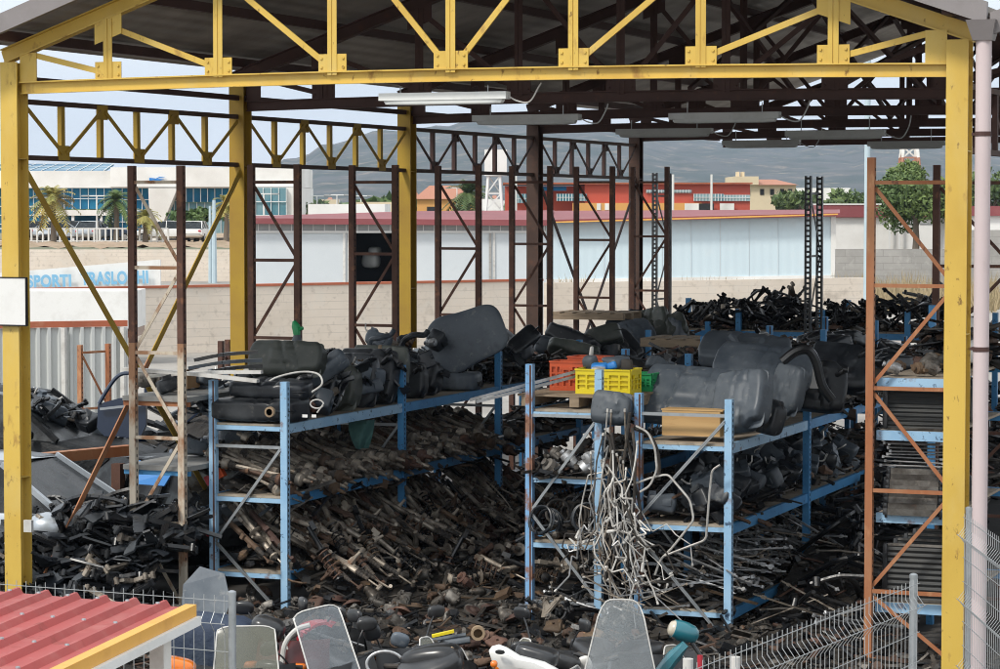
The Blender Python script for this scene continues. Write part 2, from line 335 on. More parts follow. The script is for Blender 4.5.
so=bpy.data.objects.new('sun',sl); COL.objects.link(so)
sd=V((math.sin(SUN_AZ)*math.cos(SUN_EL),math.cos(SUN_AZ)*math.cos(SUN_EL),math.sin(SUN_EL)))
so.rotation_euler=sd.to_track_quat('Z','Y').to_euler(); so.location=(0,-10,30)
sc.view_settings.view_transform='Standard'; sc.view_settings.look='None'; sc.view_settings.gamma=1; sc.view_settings.exposure=.85
sc.render.engine='CYCLES'; sc.cycles.pixel_filter_type='BLACKMAN_HARRIS'; sc.cycles.filter_width=1.0; sc.cycles.max_bounces=6; sc.cycles.diffuse_bounces=3; sc.cycles.transparent_max_bounces=8; sc.cycles.volume_bounces=0; sc.cycles.use_denoising=True
sc.cycles.caustics_reflective=False; sc.cycles.caustics_refractive=False

# ------------------------------------------------------------------ the shed
SP=4.92; WX=9.45; RIDGE=WX/2
def rafz(x): return 5.76+.35*(x if x<=RIDGE else WX-x)   # underside of the rafters
shed=thing('open_shed','open steel shed with yellow front frame and dark gabled roof over the scrap racks','shed')
def icol(x,y,mat):
    m=MB(); h=rafz(max(0,min(WX,x)))-.02
    m.bb((x-.095,y-.105,0),(x+.095,y-.09,h)); m.bb((x-.095,y+.09,0),(x+.095,y+.105,h)); m.bb((x-.006,y-.09,0),(x+.006,y+.09,h))
    m.bb((x-.16,y-.17,0),(x+.16,y+.17,.02))
    for zz in (1.6,3.2,4.78): m.bb((x-.09,y-.09,zz),(x-.006,y+.09,zz+.01)); m.bb((x+.006,y-.09,zz),(x+.09,y+.09,zz+.01))
    return m.build('column',mat,shed)
for k in range(5):
    icol(0,SP*k,M['yellow'] if k==0 else M['yellow_old'] if k<3 else M['maroon_dk'])
    icol(WX,SP*k,M['yellow'] if k==0 else M['maroon_dk'])
def truss(y,mat,dia=.055):
    t=thing('roof_truss',None,None); t.parent=shed
    cam_=lambda x: .045*(1-((x-RIDGE)/RIDGE)**2)
    zb=5.43
    m=MB()
    n=8
    for i in range(n):
        xa=.10+(WX-.2)*i/n; xb=.10+(WX-.2)*(i+1)/n
        m.bar((xa,y-.015,zb+.05+cam_(xa)),(xb,y-.015,zb+.05+cam_(xb)),.012,.10); m.bar((xa,y-.025,zb-.004+cam_(xa)),(xb,y-.025,zb-.004+cam_(xb)),.05,.007)
        m.bar((xa,y-.005,zb+.107+cam_(xa)),(xb,y-.005,zb+.107+cam_(xb)),.13,.013)
    m.build('bottom_chord',mat,t)
    for sx in (0,1):
        m=MB(); xa,xb=(-.12,RIDGE) if sx==0 else (WX+.12,RIDGE)
        za=5.76-.35*.12
        m.bar((xa,y,za+.07),(xb,y,rafz(RIDGE)+.07),.012,.14); m.bar((xa,y,za+.006),(xb,y,rafz(RIDGE)+.006),.12,.012); m.bar((xa,y,za+.146),(xb,y,rafz(RIDGE)+.146),.12,.012)
        m.build('rafter',mat,t)
        m=MB(); x0=.1 if sx==0 else WX-.1; x1=.29 if sx==0 else WX-.29
        m.bb((x0,y-.052,5.54),(x1,y-.042,5.83)); m.build('end_plate',mat,t)
    for k in range(7):
        x=1.1+1.208*k; m=MB(); z1=rafz(x)
        m.bb((x-.048,y-.062,zb+.12),(x-.006,y-.055,z1)); m.bb((x+.006,y-.062,zb+.12),(x+.048,y-.055,z1)); m.bb((x-.006,y-.055,zb+.12),(x+.006,y,z1)); m.build('post',mat,t)
        m=MB(); gw=.145 if k!=3 else .17
        m.bb((x-gw,y-.054,zb+.112+cam_(x)),(x+gw,y-.044,zb+.275+cam_(x)))
        for bx_ in (-.78,.78):
            for bz_ in (.15,.235): m.lathe([(-.066,.013),(-.053,.015)],6,Matrix.Translation((x+gw*bx_,y,zb+bz_+cam_(x))),'Y')
        m.build('gusset_plate',mat,t)
        m=MB(); sl_=.35 if x<RIDGE else -.35
        if k==3: sl_=0
        m.prism([(-.15,-.2-.15*sl_),(.15,-.2+.15*sl_),(.15,.0+.15*sl_),(-.15,.0-.15*sl_)],.008,Matrix.Translation((x,y-.049,z1))@Matrix.Rotation(R_(90),4,'X')); m.build('gusset_plate',mat,t)
    def dg(a,b):
        MB().bar((a[0],y-.068,a[1]),(b[0],y-.068,b[1]),.012,dia,up=(0,1,0)).build('diagonal',mat,t) if False else MB().bar((a[0],y-.030,a[1]),(b[0],y-.030,b[1]),.022,dia).build('diagonal',mat,t)
    X=lambda k:1.1+1.208*k
    dg((.28,5.80),(X(0)-.1,5.63)); dg((WX-.28,5.80),(X(6)+.1,5.63))
    for k in range(3):
        dg((X(k)+.08,rafz(X(k))-.1),(X(k+1)-.08,5.66)); dg((X(6-k)-.08,rafz(X(6-k))-.1),(X(5-k)+.08,5.66))
    return t
for k in range(6): truss(SP*k,M['yellow'] if k==0 else M['maroon'])
def sidetruss(x,k,mat,fx):
    t=thing('side_truss',None,None); t.parent=shed
    y0,y1=SP*k+.106,SP*(k+1)-.106; z0,z1=4.80,5.36; n=6; st=(y1-y0)/n
    for z in (z0,z1):
        MB().bar((x,y0,z),(x,y1,z),.06,.05).build('chord',M['maroon_dk'],t)
    for i in range(1,n):
        y=y0+st*i
        MB().bb((x-.025,y-.035,z0+.026),(x+.025,y+.035,z1-.026)).build('post',mat,t)
        m=MB(); z=z0+.06 if i%2 else z1-.06; m.bb((x+.026*fx,y-.11,z-.075),(x+.034*fx,y+.11,z+.075)); m.build('gusset_plate',mat,t)
    for i in range(n):
        ya,yb=y0+st*i,y0+st*(i+1)
        a,b=((z1-.05,z0+.06) if i%2==0 else (z0+.06,z1-.05))
        MB().bar((x+.04*fx,ya+.04,a),(x+.04*fx,yb-.04,b),.010,.045).build('diagonal',mat,t)
for k in range(4):
    sidetruss(0,k,M['yellow_old'] if k<2 else M['maroon'],1); sidetruss(WX,k,M['maroon'],-1)  # far left bays dark maroon: the shade they stand in is put into colour
def xbrace(x,k,mat,low=None):
    y0,y1=SP*k,SP*(k+1)
    MB().bar((x+.03,y0+.1,4.72),(x+.03,y1-.1,.25),.012,.075).build('wind_brace',mat,shed)
    p,q=V((x+.05,y1-.1,4.72)),V((x+.05,y0+.1,.25)); h=p.lerp(q,.47)
    MB().bar(p,h,.012,.075).build('wind_brace',mat,shed); MB().bar(h,q,.014,.075).build('wind_brace',low or mat,shed)
xbrace(0,0,M['yellow_old'],M['orange']); xbrace(0,3,M['maroon']); 
# lower end of the first brace is bare orange paint
# roof: two folded sheets, purlins, ridge ties
for sx in (0,1):
    m=MB(); Y0,Y1=-.42,SP*5+.42
    xa,xb=(-.32,RIDGE) if sx==0 else (WX+.32,RIDGE)
    za=5.76-.35*.32+.29; zb=rafz(RIDGE)+.29
    for j in range(1):
        m.add([(xa,Y0,za),(xb,Y0,zb),(xb,Y1,zb),(xa,Y1,za),(xa,Y0,za+.05),(xb,Y0,zb+.05),(xb,Y1,zb+.05),(xa,Y1,za+.05)],[(0,3,2,1),(4,5,6,7),(0,1,5,4),(3,7,6,2),(0,4,7,3),(1,2,6,5)])
    m.build('roof_sheet',M['roof'],shed)
    m=MB(); t_=.19
    m.add([(xa,Y0-.06,za-.10),(xb,Y0-.06,zb-.10),(xb,Y0-.002,zb-.10),(xa,Y0-.002,za-.10),(xa,Y0-.06,za+.09),(xb,Y0-.06,zb+.09),(xb,Y0-.002,zb+.09),(xa,Y0-.002,za+.09)],[(0,3,2,1),(4,5,6,7),(0,1,5,4),(3,7,6,2),(0,4,7,3),(1,2,6,5)])
    m.build('verge_flashing',M['verge'],shed)
    for i in range(5):
        x=.05+1.13*i if sx==0 else WX-.05-1.13*i; z=rafz(x)+.16
        m=MB(); m.bb((x-.035,-.38,z),(x+.035,SP*5+.38,z+.10)); m.build('purlin',M['maroon'],shed)
# longitudinal bracing between the trusses, under the ridge and at the quarter points
for x,z0,z1 in ((RIDGE+.75,5.6,7.05),(7.15,5.6,6.45)):
    for k in range(1,5):
        y0,y1=SP*k+.1,SP*(k+1)-.1
        MB().bar((x,y0,z0),(x,y1,z1),.05,.05).build('roof_brace',M['maroon'],shed)
        MB().bar((x+.055,y1,z0),(x+.055,y0,z1),.05,.05).build('roof_brace',M['maroon'],shed)
MB().bb((-.02,0.106,5.55),(.04,SP*5,5.61)).build('eave_tie',M['maroon'],shed)
# junction box on the left column
b=at(28,526,Y=-.13); MB().bb((b.x-.04,-.15,b.z-.06),(b.x+.05,-.106,b.z+.06)).build('junction_box',M['offw'],shed)
# gutter outlet and downpipe
p=at(984,30,Y=-.42); gx=p.x
g=thing('downpipe','pink grey downpipe with a metal strap beside the bright yellow corner column','downpipe',(gx,-.42,0))
m=MB(); z=p.z
m.add([(gx-.13,-.56,z+.08),(gx+.12,-.56,z+.08),(gx+.12,-.30,z+.08),(gx-.13,-.30,z+.08),(gx-.08,-.50,z-.09),(gx+.08,-.50,z-.09),(gx+.08,-.34,z-.09),(gx-.08,-.34,z-.09)],[(0,1,2,3),(7,6,5,4),(0,4,5,1),(1,5,6,2),(2,6,7,3),(3,7,4,0)])
m.build('outlet_box',M['verge'],g)
MB().tube([(gx,-.42,z-.088),(gx,-.42,3.7),(gx,-.42,1.8),(gx,-.42,.05)],.067,16).build('pipe',M['pipe'],g,smooth=True)
for zz in (4.92,3.1): 
    m=MB(); m.lathe([(zz-.02,.071),(zz+.02,.071)],16,Matrix.Translation((gx,-.42,0)),'Z'); m.bb((gx-.10,-.40,zz-.012),(gx-.07,-.13,zz+.012)); m.build('pipe_strap',M['maroon'],g)
# the neighbouring shed shares the gutter
ns=thing('adjoining_shed','grey verge and roof of the neighbouring shed rising from the shared gutter','shed',(gx,0,0))
m=MB(); xa=gx+.06; xb=gx+4.8; za=z+.05; zb=za+4.74*.35
for (Ya,Yb,lo,hi,nm,mt) in ((-.48,-.425,-.10,.09,'verge_flashing','verge'),(-.42,20,.03,.08,'roof_sheet','roof')):
    m=MB(); m.add([(xa,Ya,za+lo),(xb,Ya,zb+lo),(xb,Yb,zb+lo),(xa,Yb,za+lo),(xa,Ya,za+hi),(xb,Ya,zb+hi),(xb,Yb,zb+hi),(xa,Yb,za+hi)],[(0,3,2,1),(4,5,6,7),(0,1,5,4),(3,7,6,2),(0,4,7,3),(1,2,6,5)]); m.build(nm,M[mt],ns)
for k in range(5): MB().bb((xb-.25,SP*k-.1,0),(xb-.05,SP*k+.1,zb)).build('column',M['maroon_dk'],ns)
# blank sign board on the left column
a=at(-14,278,Y=-.16); b=at(25,325,Y=-.16)
s=thing('sign_board','blank white sign board fixed to the left yellow column','sign',(a.x,-.16,b.z))
MB().bb((a.x,-.15,b.z),(b.x,-.125,a.z)).build('panel',M['white'],s)
m=MB(); 
for q in (((a.x-.01,-.155,b.z-.014),(b.x+.01,-.12,b.z-.001)),((a.x-.01,-.155,a.z+.001),(b.x+.01,-.12,a.z+.012)),((b.x+.001,-.155,b.z-.001),(b.x+.012,-.12,a.z+.001))): m.bb(*q)
m.build('frame',M['hole'],s)
# fluorescent lamps
def lamp(u0,u1,v,Y,first,label):
    a=at(u0,v,Y=Y); b=at(u1,v,Y=Y); c=(a+b)/2; l=(b.x-a.x)
    t=thing('fluorescent_light',label,'light fitting',c,'fluorescent lights under the roof trusses')
    x0,x1=a.x,b.x
    MB().bb((x0,Y-.06,c.z+.0),(x1,Y+.06,c.z+.07)).build('housing',M['lampw'] if first else M['lamp'],t)
    m=MB(); m.sbox((l-.06,.10,.07),.35,16,8,Matrix.Translation((c.x,Y,c.z-.01))); m.build('diffuser',M['lampw'] if first else M['lamp'],t,smooth=True)
    m=MB()
    for xx in (x0+.2,x1-.2): m.tube([(xx,Y,c.z+.07),(xx,Y,5.44)],.006,5)
    m.build('hanger',M['wire'],t)
    m=MB(); m.tube(smooth_path([(x1,Y,c.z+.03),(x1+.1,Y-.02,c.z-.02),(x1+.22,Y-.02,c.z-.03),(x1+.3,Y,c.z+.1),(x1+.33,Y,5.45)],5),.008,6); m.build('cable',M['offw'] if first else M['lamp'],t,smooth=True)
lamp(381,508,100,.12,True,'white fluorescent light hanging behind the yellow front chord')
lamp(474,580,121,SP,False,'grey fluorescent light under the second truss, the one nearer the middle of the roof')
lamp(670,780,119,SP,False,'grey fluorescent light under the second truss, the one nearer the right columns')
lamp(617,712,134,SP*2,False,'grey fluorescent light under the third truss with a looped cable, left of two')
lamp(786,885,136,SP*2,False,'grey fluorescent light under the third truss, right of two')
lamp(723,800,145,SP*3,False,'dim fluorescent light under the fourth truss, left of two')
lamp(868,945,146,SP*3,False,'dim fluorescent light under the fourth truss, beside the yellow corner column')

# ------------------------------------------------------------------ tall rusty uprights
def post_slots(m,x,y,z0,z1,hx,hy,step=.075,faces='fr'):
    i0=m.m; m.m=1; z=z0+.06
    while z<z1-.05:
        if 'f' in faces: m.bb((x-.006,y-hy-.0015,z),(x+.006,y-hy+.002,z+.028))
        if 'r' in faces: m.bb((x+hx-.002,y-.008,z),(x+hx+.0015,y+.008,z+.028))
        if 'l' in faces: m.bb((x-hx-.0015,y-.008,z),(x-hx+.002,y+.008,z+.028))
        z+=step
    m.m=i0
def upright(x0,x1,y,z1,levels,mat,label,group=None,w=.07,first=1,dy=0.,slots=True,z0=0.,mat2=None):
    t=thing('rack_upright',label,'rack frame',(x0,y,0),group)
    for q,(x,yy) in enumerate(((x0,y),(x1,y+dy))):
        m=MB(); zs=z1 if not mat2 else 2.9
        m.bb((x-w/2,yy-w/2,z0),(x+w/2,yy+w/2,zs))
        if mat2: m.m=2; m.bb((x-w/2,yy-w/2,zs),(x+w/2,yy+w/2,z1)); m.m=0
        if slots: post_slots(m,x,yy,max(z0,.6),z1,w/2,w/2,.075,'r')
        m.bb((x-.07,yy-.07,z0),(x+.07,yy+.07,z0+.008)); m.build('post',[mat,M['hole'],mat2 or mat],t)
    for z in levels: MB().bar((x0+w/2,y-.01,z),(x1-w/2,y+dy-.01,z),.03,.035).build('brace',mat,t)
    d=first
    for a,b in zip(levels[:-1],levels[1:]):
        za,zb=a-.05,b+.05
        (MB().bar((x0+w/2,y+.012,za),(x1-w/2,y+dy+.012,zb),.012,.035) if d>0 else MB().bar((x1-w/2,y+dy+.012,za),(x0+w/2,y+.012,zb),.012,.035)).build('brace',mat,t)
        d=-d
    return t
LV=[4.56,3.68,2.80,1.92,1.04,.16]
upright(.62,1.19,1.25,4.73,LV,M['cream'],'tall upright with flaking cream paint and rust, the first of the row on the left',mat2=M['rustpost'])
for i in range(1,7):
    upright(.61,1.19,1.25+2.74*i,4.75+.035*i,[z+.025*i for z in LV],M['rustpost'],['','tall rusty brown upright right of the yellow second column','tall rusty brown upright left of the third yellow column','tall rusty upright right of the third yellow column','tall rusty upright just in front of the dark fourth column','tall rusty upright with the crossed dark braces behind it','farthest tall rusty upright beside the last dark column on the left'][i],'tall rusty uprights along the left side of the shed')
OR=[4.53,3.58,2.63,1.68,.74,.1]
upright(8.40,9.17,1.22,4.76,OR,M['orange'],'tall orange painted upright in front of the radiator shelves')
p=at(937,165,Z=4.75); upright(p.x,p.x+.8,p.y,4.75,LV,M['rustpost'],'tall dark rusty upright behind the orange one, half hidden by the corner column',slots=False)
# perforated pair seen nearly edge on
def perforated(u0,u1,v,Z,label):
    a=at(u0,v,Z=Z); b=V((a.x-.16,a.y+.95,0)); b=at(u1,v,Y=a.y+.55)
    t=thing('rack_upright',label,'rack frame',(a.x,a.y,0))
    for q in (a,b):
        m=MB(); x,y=q.x,q.y
        for dx in (-.035,.035): m.bb((x+dx-.012,y-.03,0),(x+dx+.012,y+.03,Z))
        zz=.05
        while zz<Z: m.bb((x-.023,y-.03,zz),(x+.023,y+.03,zz+.032)); zz+=.075
        m.build('post',M['blkiron'],t)
    for z in (4.5,3.6,2.7,1.8,.9): MB().bar((a.x,a.y+.035,z),(b.x,b.y-.035,z),.02,.03).build('brace',M['blkiron'],t)
    for z,d in ((4.5,1),(3.6,-1),(2.7,1),(1.8,-1)):
        (MB().bar((a.x+.02,a.y+.04,z),(b.x+.02,b.y-.04,z-.85),.012,.03) if d>0 else MB().bar((b.x+.02,b.y-.04,z),(a.x+.02,a.y+.04,z-.85),.012,.03)).build('brace',M['blkiron'],t)
perforated(808.5,820,176,4.75,'tall narrow black perforated upright standing among the far racks')
perforated(655,669,173,4.9,'tall black perforated upright at the far left end beside the last dark column')
# low rusty frame outside, in front of the corrugated sheets
a=at(80,345,D=40); b=at(108,347,D=40.4)
upright(a.x,b.x,a.y,a.z,[a.z-.12,a.z-1.0,.2],M['orange'],'short rusty orange upright standing against the white corrugated sheets',dy=b.y-a.y)
a=at(221,341,D=36); b=at(228,341,D=36.4)
upright(a.x,b.x,a.y,a.z,[a.z-.25,a.z-1.1,.2],M['rustpost'],'short rusty slotted upright beside the yellow second column',dy=b.y-a.y)

# ------------------------------------------------------------------ blue racks
def rack(name,label,xs,ys,levels,tops,diag,bars,mats=('blue','blue'),frontbars=True,boards=True,deep=0):
    t=thing(name,label,'rack',(xs[0],ys[0],0))
    w=.075
    for j,y in enumerate(ys):
        for i,x in enumerate(xs):
            m=MB(); m.bb((x-w/2,y-w/2,0),(x+w/2,y+w/2,tops[i]))
            if j<4 and i: post_slots(m,x,y,.1,tops[i],w/2,w/2,.055,'r')
            if i==0: m.m=2; m.bb((x+.008,y-w/2-.003,.05),(x+.026,y-w/2+.002,tops[i]-.01)); m.m=0
            m.bb((x-.06,y-.06,0),(x+.06,y+.06,.006))
            mt=M[mats[i]] if j==0 else M['bluedk']  # posts behind the front row take the shaded blue
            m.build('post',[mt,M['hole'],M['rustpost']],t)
    for li,z in enumerate(levels):
        for a,b in zip(ys[:-1],ys[1:]):
            for i,x in enumerate(xs):
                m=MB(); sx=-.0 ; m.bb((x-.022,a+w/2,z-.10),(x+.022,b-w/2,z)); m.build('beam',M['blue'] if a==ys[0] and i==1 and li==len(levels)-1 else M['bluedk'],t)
            m=MB(); m.bb((xs[0]+.03,a+.005,z-.028),(xs[1]-.03,b-.005,z-.004)); m.build('shelf_board',M['chip'],t)
        y=ys[0]; MB().bb((xs[0]+w/2,y-.02,z-.075),(xs[1]-w/2,y+.02,z-.03)).build('cross_beam',M['blue'],t)
    for j,y in enumerate(ys[:4]):
        for z in bars: MB().bb((xs[0]+w/2,y-.03,z),(xs[1]-w/2,y-.005,z+.032)).build('frame_brace',M['galv'],t)
        for (za,zb,d) in diag:
            xa,xb=(xs[1],xs[0]) if d<0 else (xs[0],xs[1])
            sg=1 if xb>xa else -1
            m=MB()
            for o in (-.012,.012): m.bar((xa+sg*w/2,y-.032,za+o),(xb-sg*w/2,y-.032,zb+o),.02,.014)
            m.bar((xa+sg*w/2,y-.026,za),(xb-sg*w/2,y-.026,zb),.008,.01)
            m.build('frame_brace',M['galv'],t)
    return t
bay=3.03
YA=[1.73+bay*i for i in range(6)]; YB=[2.1+bay*i for i in range(5)]
AX=(1.30,2.13); BX=(4.70,5.44); CX=(5.86,6.79)
A_L=(.52,1.31,2.06); B_L=(.94,1.60,2.27); C_L=(.33,1.18,1.98)
rackA=rack('blue_rack','long sky blue rack on the left with driveshafts on its middle shelf',AX,YA,A_L,(2.50,2.50),[(1.80,.82,-1),(.80,.08,1)],(1.80,.05),('blue','blue'))
rackB=rack('blue_rack','narrow tall blue rack in the middle carrying the pallet of coloured crates',BX,YB,B_L,(2.72,2.68),[(2.15,1.25,-1),(1.2,.40,1)],(2.19,.30),('bluerust','blue'))
rackC=rack('blue_rack','blue rack right of the hanging pipes with grey fuel tanks on top',CX,YB,C_L,(2.46,2.42),[(2.20,1.25,-1),(1.0,.05,1)],(2.24,),('bluerust','blue'))
D_L=(.62,1.46,2.23,2.72)
t=thing('radiator_shelf','blue beamed shelf of stacked radiators behind the orange upright','rack',(8.4,1.3,0))
for z in D_L:
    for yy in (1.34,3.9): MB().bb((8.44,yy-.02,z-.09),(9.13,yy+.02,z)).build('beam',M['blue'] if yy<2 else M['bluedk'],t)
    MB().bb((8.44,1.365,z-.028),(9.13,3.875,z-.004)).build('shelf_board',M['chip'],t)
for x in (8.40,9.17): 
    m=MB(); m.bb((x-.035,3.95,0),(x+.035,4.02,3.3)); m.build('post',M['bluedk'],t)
# ------------------------------------------------------------------ scrap parts
U=rng.uniform
class Kind:
    """a kind of scrap part in a few shapes; each placing is an object of its own"""
    def __init__(s,protos): s.p=protos; s.used=[False]*len(protos); s.n=0
    def place(s,mat,label,cat,group,i=None):
        i=rng.randrange(len(s.p)) if i is None else i%len(s.p); r=s.p[i]; s.n+=1
        if not s.used[i]: s.used[i]=True; r.matrix_world=mat; o=r
        else: o=dup(r,mat)
        if 'group' in o: del o['group']
        return tag(o,label,cat,group)
    def finish(s):
        for r,u in zip(s.p,s.used):
            if not u:
                for c in list(r.children):
                    for d in list(c.children): bpy.data.objects.remove(d)
                    bpy.data.objects.remove(c)
                bpy.data.objects.remove(r)
KINDS=[]
def kind(fn,n):
    k=Kind([fn(i) for i in range(n)]); KINDS.append(k); return k
def boot(m,x0,x1,r0,r1,n=5):
    pr=[]
    for i in range(n*2+1):
        t=i/(n*2); r=r0+(r1-r0)*t; pr.append((x0+(x1-x0)*t,r*(1.0 if i%2 else .78)))
    m.lathe(pr,9)
def driveshaft(i):
    L=(.62,.74,.86,.7)[i%4]; m=MB(); r=(.013,.016,.014,.018)[i%4]
    m.tube([(-L/2,0,0),(0,0,0),(L/2,0,0)],r,7)
    m.lathe([(L/2,.02),(L/2+.02,.046),(L/2+.075,.050),(L/2+.09,.034),(L/2+.10,.018),(L/2+.17,.015),(L/2+.172,.011),(L/2+.20,.010)],10)
    m.lathe([(-L/2-.09,.016),(-L/2-.08,.040),(-L/2-.02,.043),(-L/2,.022)],9)
    if i%2: m.lathe([(-L/2-.15,.012),(-L/2-.09,.014)],7)
    if i==2: m.lathe([(-.06,.03),(.06,.03)],9)
    o=m.build('driveshaft',[M['steel'],M['steel'],M['rustiron'],M['steel']][i%4],None,True)
    b=MB(); boot(b,L/2-.085,L/2+.018,.022,.044); b.build('rubber_boot',M['rubber'],o)
    b=MB(); boot(b,-L/2+.08,-L/2-.005,.020,.036,4); b.build('rubber_boot',M['rubber'],o)
    return o
def steering_rack(i):
    L=(.95,1.15,.8)[i%3]; m=MB()
    m.tube([(-L*.32,0,0),(L*.32,0,0)],.026,8); m.tube([(-L*.62,0,0),(-L*.3,0,0)],.009,6); m.tube([(L*.3,0,0),(L*.60,.01,.0)],.009,6)
    m.lathe([(0,.033),(.10,.03),(.13,.016),(.19,.013)],8,Matrix.Translation((L*.2,.01,-.02)),'Z')
    m.lathe([(-.035,.018),(.02,.022)],8,Matrix.Translation((L*.60,0,0)),'Z'); m.lathe([(-.02,.022),(.035,.018)],8,Matrix.Translation((-L*.62,0,0)),'Z')
    m.box((-L*.1,.0,.03),(.05,.03,.04)); m.box((L*.05,.0,-.03),(.04,.05,.03))
    if i==1: m.tube(smooth_path([(-L*.28,.03,.01),(-L*.1,.05,.03),(L*.1,.05,.02),(L*.2,.03,.05)],3),.007,5)
    o=m.build('steering_rack',M['steel'] if i!=2 else M['rustiron'],None,True)
    b=MB(); boot(b,L*.31,L*.46,.032,.018); b.build('rubber_boot',M['rubber'],o)
    b=MB(); boot(b,-L*.31,-L*.46,.032,.018); b.build('rubber_boot',M['rubber'],o)
    return o
def strut(i):
    m=MB(); m.tube([(-.34,0,0),(.05,0,0)],.027,9); m.tube([(.05,0,0),(.34,0,0)],.011,6)
    m.box((-.33,.045,0),(.10,.05,.045)); m.lathe([(-.02,.075),(-.012,.08),(.0,.05)],10,Matrix.Translation((-.02,0,0)))
    m.lathe([(.30,.015),(.31,.05),(.33,.055),(.35,.02)],9)
    o=m.build('suspension_strut',M['steel'] if i else M['blkiron'],None,True)
    if i!=1:
        P=[(-.02+.32*t/40,.065*math.cos(t*.85),.065*math.sin(t*.85)) for t in range(41)]
        MB().tube(P,.008,5).build('coil_spring',M['blkiron'] if i else M['rustiron'],o,True)
    return o
def control_arm(i):
    m=MB(); K=(1,1.25,.9,1.1,1.0)[i%5]
    outs=[[(-.20,-.05),(-.05,-.03),(.10,-.10),(.24,-.16),(.28,-.12),(.18,-.03),(.16,.06),(.22,.16),(.17,.20),(.06,.08),(-.06,.03),(-.20,.04),(-.24,0)],
          [(-.28,-.035),(-.08,-.055),(.14,-.05),(.27,-.03),(.29,.02),(.16,.035),(.0,.02),(-.14,.05),(-.28,.035)],
          [(-.25,.05),(-.1,-.02),(.05,-.06),(.2,-.05),(.27,.03),(.23,.07),(.14,.015),(.02,.0),(-.12,.06),(-.22,.12)],
          [(-.3,-.02),(0,-.06),(.3,-.02),(.3,.03),(.05,.0),(-.05,.0),(-.3,.03)],
          [(-.18,-.14),(-.10,-.14),(.0,-.02),(.12,-.12),(.2,-.12),(.1,.04),(.04,.2),(-.04,.2),(-.1,.04)]]
    P=[(x*K,y*K) for x,y in outs[i%5]]
    m.prism(P,.034); m.prism([(x*.72,y*.6) for x,y in P],.05)
    for (x,y) in (P[0],P[len(P)//2],P[len(P)//3]): m.lathe([(-.035,.028),(.035,.028)],9,Matrix.Translation((x,y,0)),'Z'); m.lathe([(-.045,.011),(.045,.011)],6,Matrix.Translation((x,y,0)),'Z')
    return m.build('control_arm',M['blkiron'] if i!=4 else M['steel'],None,True)
def subframe(i):
    m=MB(); r=.028
    if i%2==0:
        m.tube(round_path([(-.55,-.3,0),(-.48,0,.06),(-.45,.32,.0)],.1),r,7); m.tube(round_path([(.55,-.3,0),(.48,0,.06),(.45,.32,.0)],.1),r,7)
        m.tube([(-.5,-.08,.04),(0,-.1,.09),(.5,-.08,.04)],[r,r*1.4,r],7); m.tube([(-.46,.2,.03),(.46,.2,.03)],r*.8,7)
    else:
        m.tube(round_path([(-.6,.1,0),(-.4,-.1,0),(.4,-.1,0),(.6,.1,0)],.08),r,7); m.prism([(-.62,.02),(-.5,-.02),(-.42,.3),(-.5,.32)],.03); m.prism([(.62,.02),(.5,-.02),(.42,.3),(.5,.32)],.03)
    for x in (-.5,.5): m.lathe([(-.05,.04),(.05,.04)],9,Matrix.Translation((x,.25 if i%2==0 else .3,0)),'Z')
    return m.build('axle_subframe',M['blkiron'],None,True)
def casting(i):
    r2=random.Random(40+i); m=MB()
    ph=[r2.uniform(0,6) for _ in range(6)]
    def dsp(p): 
        k=1+.16*math.sin(p.x*24+ph[0])+.14*math.sin(p.y*27+ph[1])+.1*math.sin(p.z*31+ph[2]); return p*k
    d=((.24,.18,.15),(.32,.17,.16),(.18,.17,.13),(.28,.22,.12))[i%4]
    m.sbox(d,.5,14,9,None,dsp)
    m.lathe([(-.015,d[1]*.42),(.02,d[1]*.45),(.03,.05),(.07,.04)],11,Matrix.Translation((d[0]*.42,0,0)))
    for _ in range(4):
        q=V((r2.uniform(-.4,.4)*d[0],r2.uniform(-.5,.5)*d[1],r2.choice((-.5,.5))*d[2])); m.lathe([(-.035,.02),(.035,.017)],7,Matrix.Translation(q),'Z')
    for _ in range(2):
        q=V((r2.uniform(-.4,.4)*d[0],r2.choice((-.5,.5))*d[1],0)); m.box(q,(.05,.05,.03))
    return m.build('gear_housing',[M['casting'],M['scrapdk'],M['casting'],M['rustiron']][i%4],None,True)
def alternator(i):
    m=MB(); m.lathe([(-.09,.03),(-.08,.058),(-.03,.065),(-.028,.060),(.02,.060),(.022,.066),(.06,.06),(.07,.03),(.075,.014),(.085,.03),(.105,.03),(.107,.010)],12)
    m.box((0,.075,0),(.05,.04,.03)); m.box((.01,-.078,0),(.09,.04,.025)); m.box((-.09,.02,.02),(.03,.04,.03))
    return m.build('alternator',[M['casting'],M['silver'],M['rustiron']][i%3],None,True)
def heater(i):
    r2=random.Random(90+i); m=MB(); ph=[r2.uniform(0,6) for _ in range(4)]
    dsp=lambda p: V((p.x*(1+.12*math.sin(p.z*14+ph[0])),p.y*(1+.14*math.sin(p.x*13+ph[1])),p.z*(1+.16*math.sin(p.x*11+ph[2]))))
    d=((.34,.24,.24),(.28,.26,.20),(.42,.2,.18),(.24,.22,.26))[i%4]
    m.sbox(d,.28,16,10,None,dsp); m.box((d[0]*.35,0,d[2]*.5),(.09,.12,.06)); m.box((-d[0]*.2,d[1]*.45,0),(.12,.05,.09))
    m.lathe([(-.02,.07),(.03,.075),(.035,.06),(.02,.055)],11,Matrix.Translation((-d[0]*.2,-d[1]*.45,.02)),'Y')
    o=m.build('heater_box',M['plastic'] if i%2 else M['tank'],None,True)
    if i in (0,2): MB().tube(round_path([(d[0]*.4,.05,.05),(d[0]*.7,.05,.08),(d[0]*.75,.1,.16)],.03),.011,6).build('pipe_stub',M['alu'],o,True)
    return o
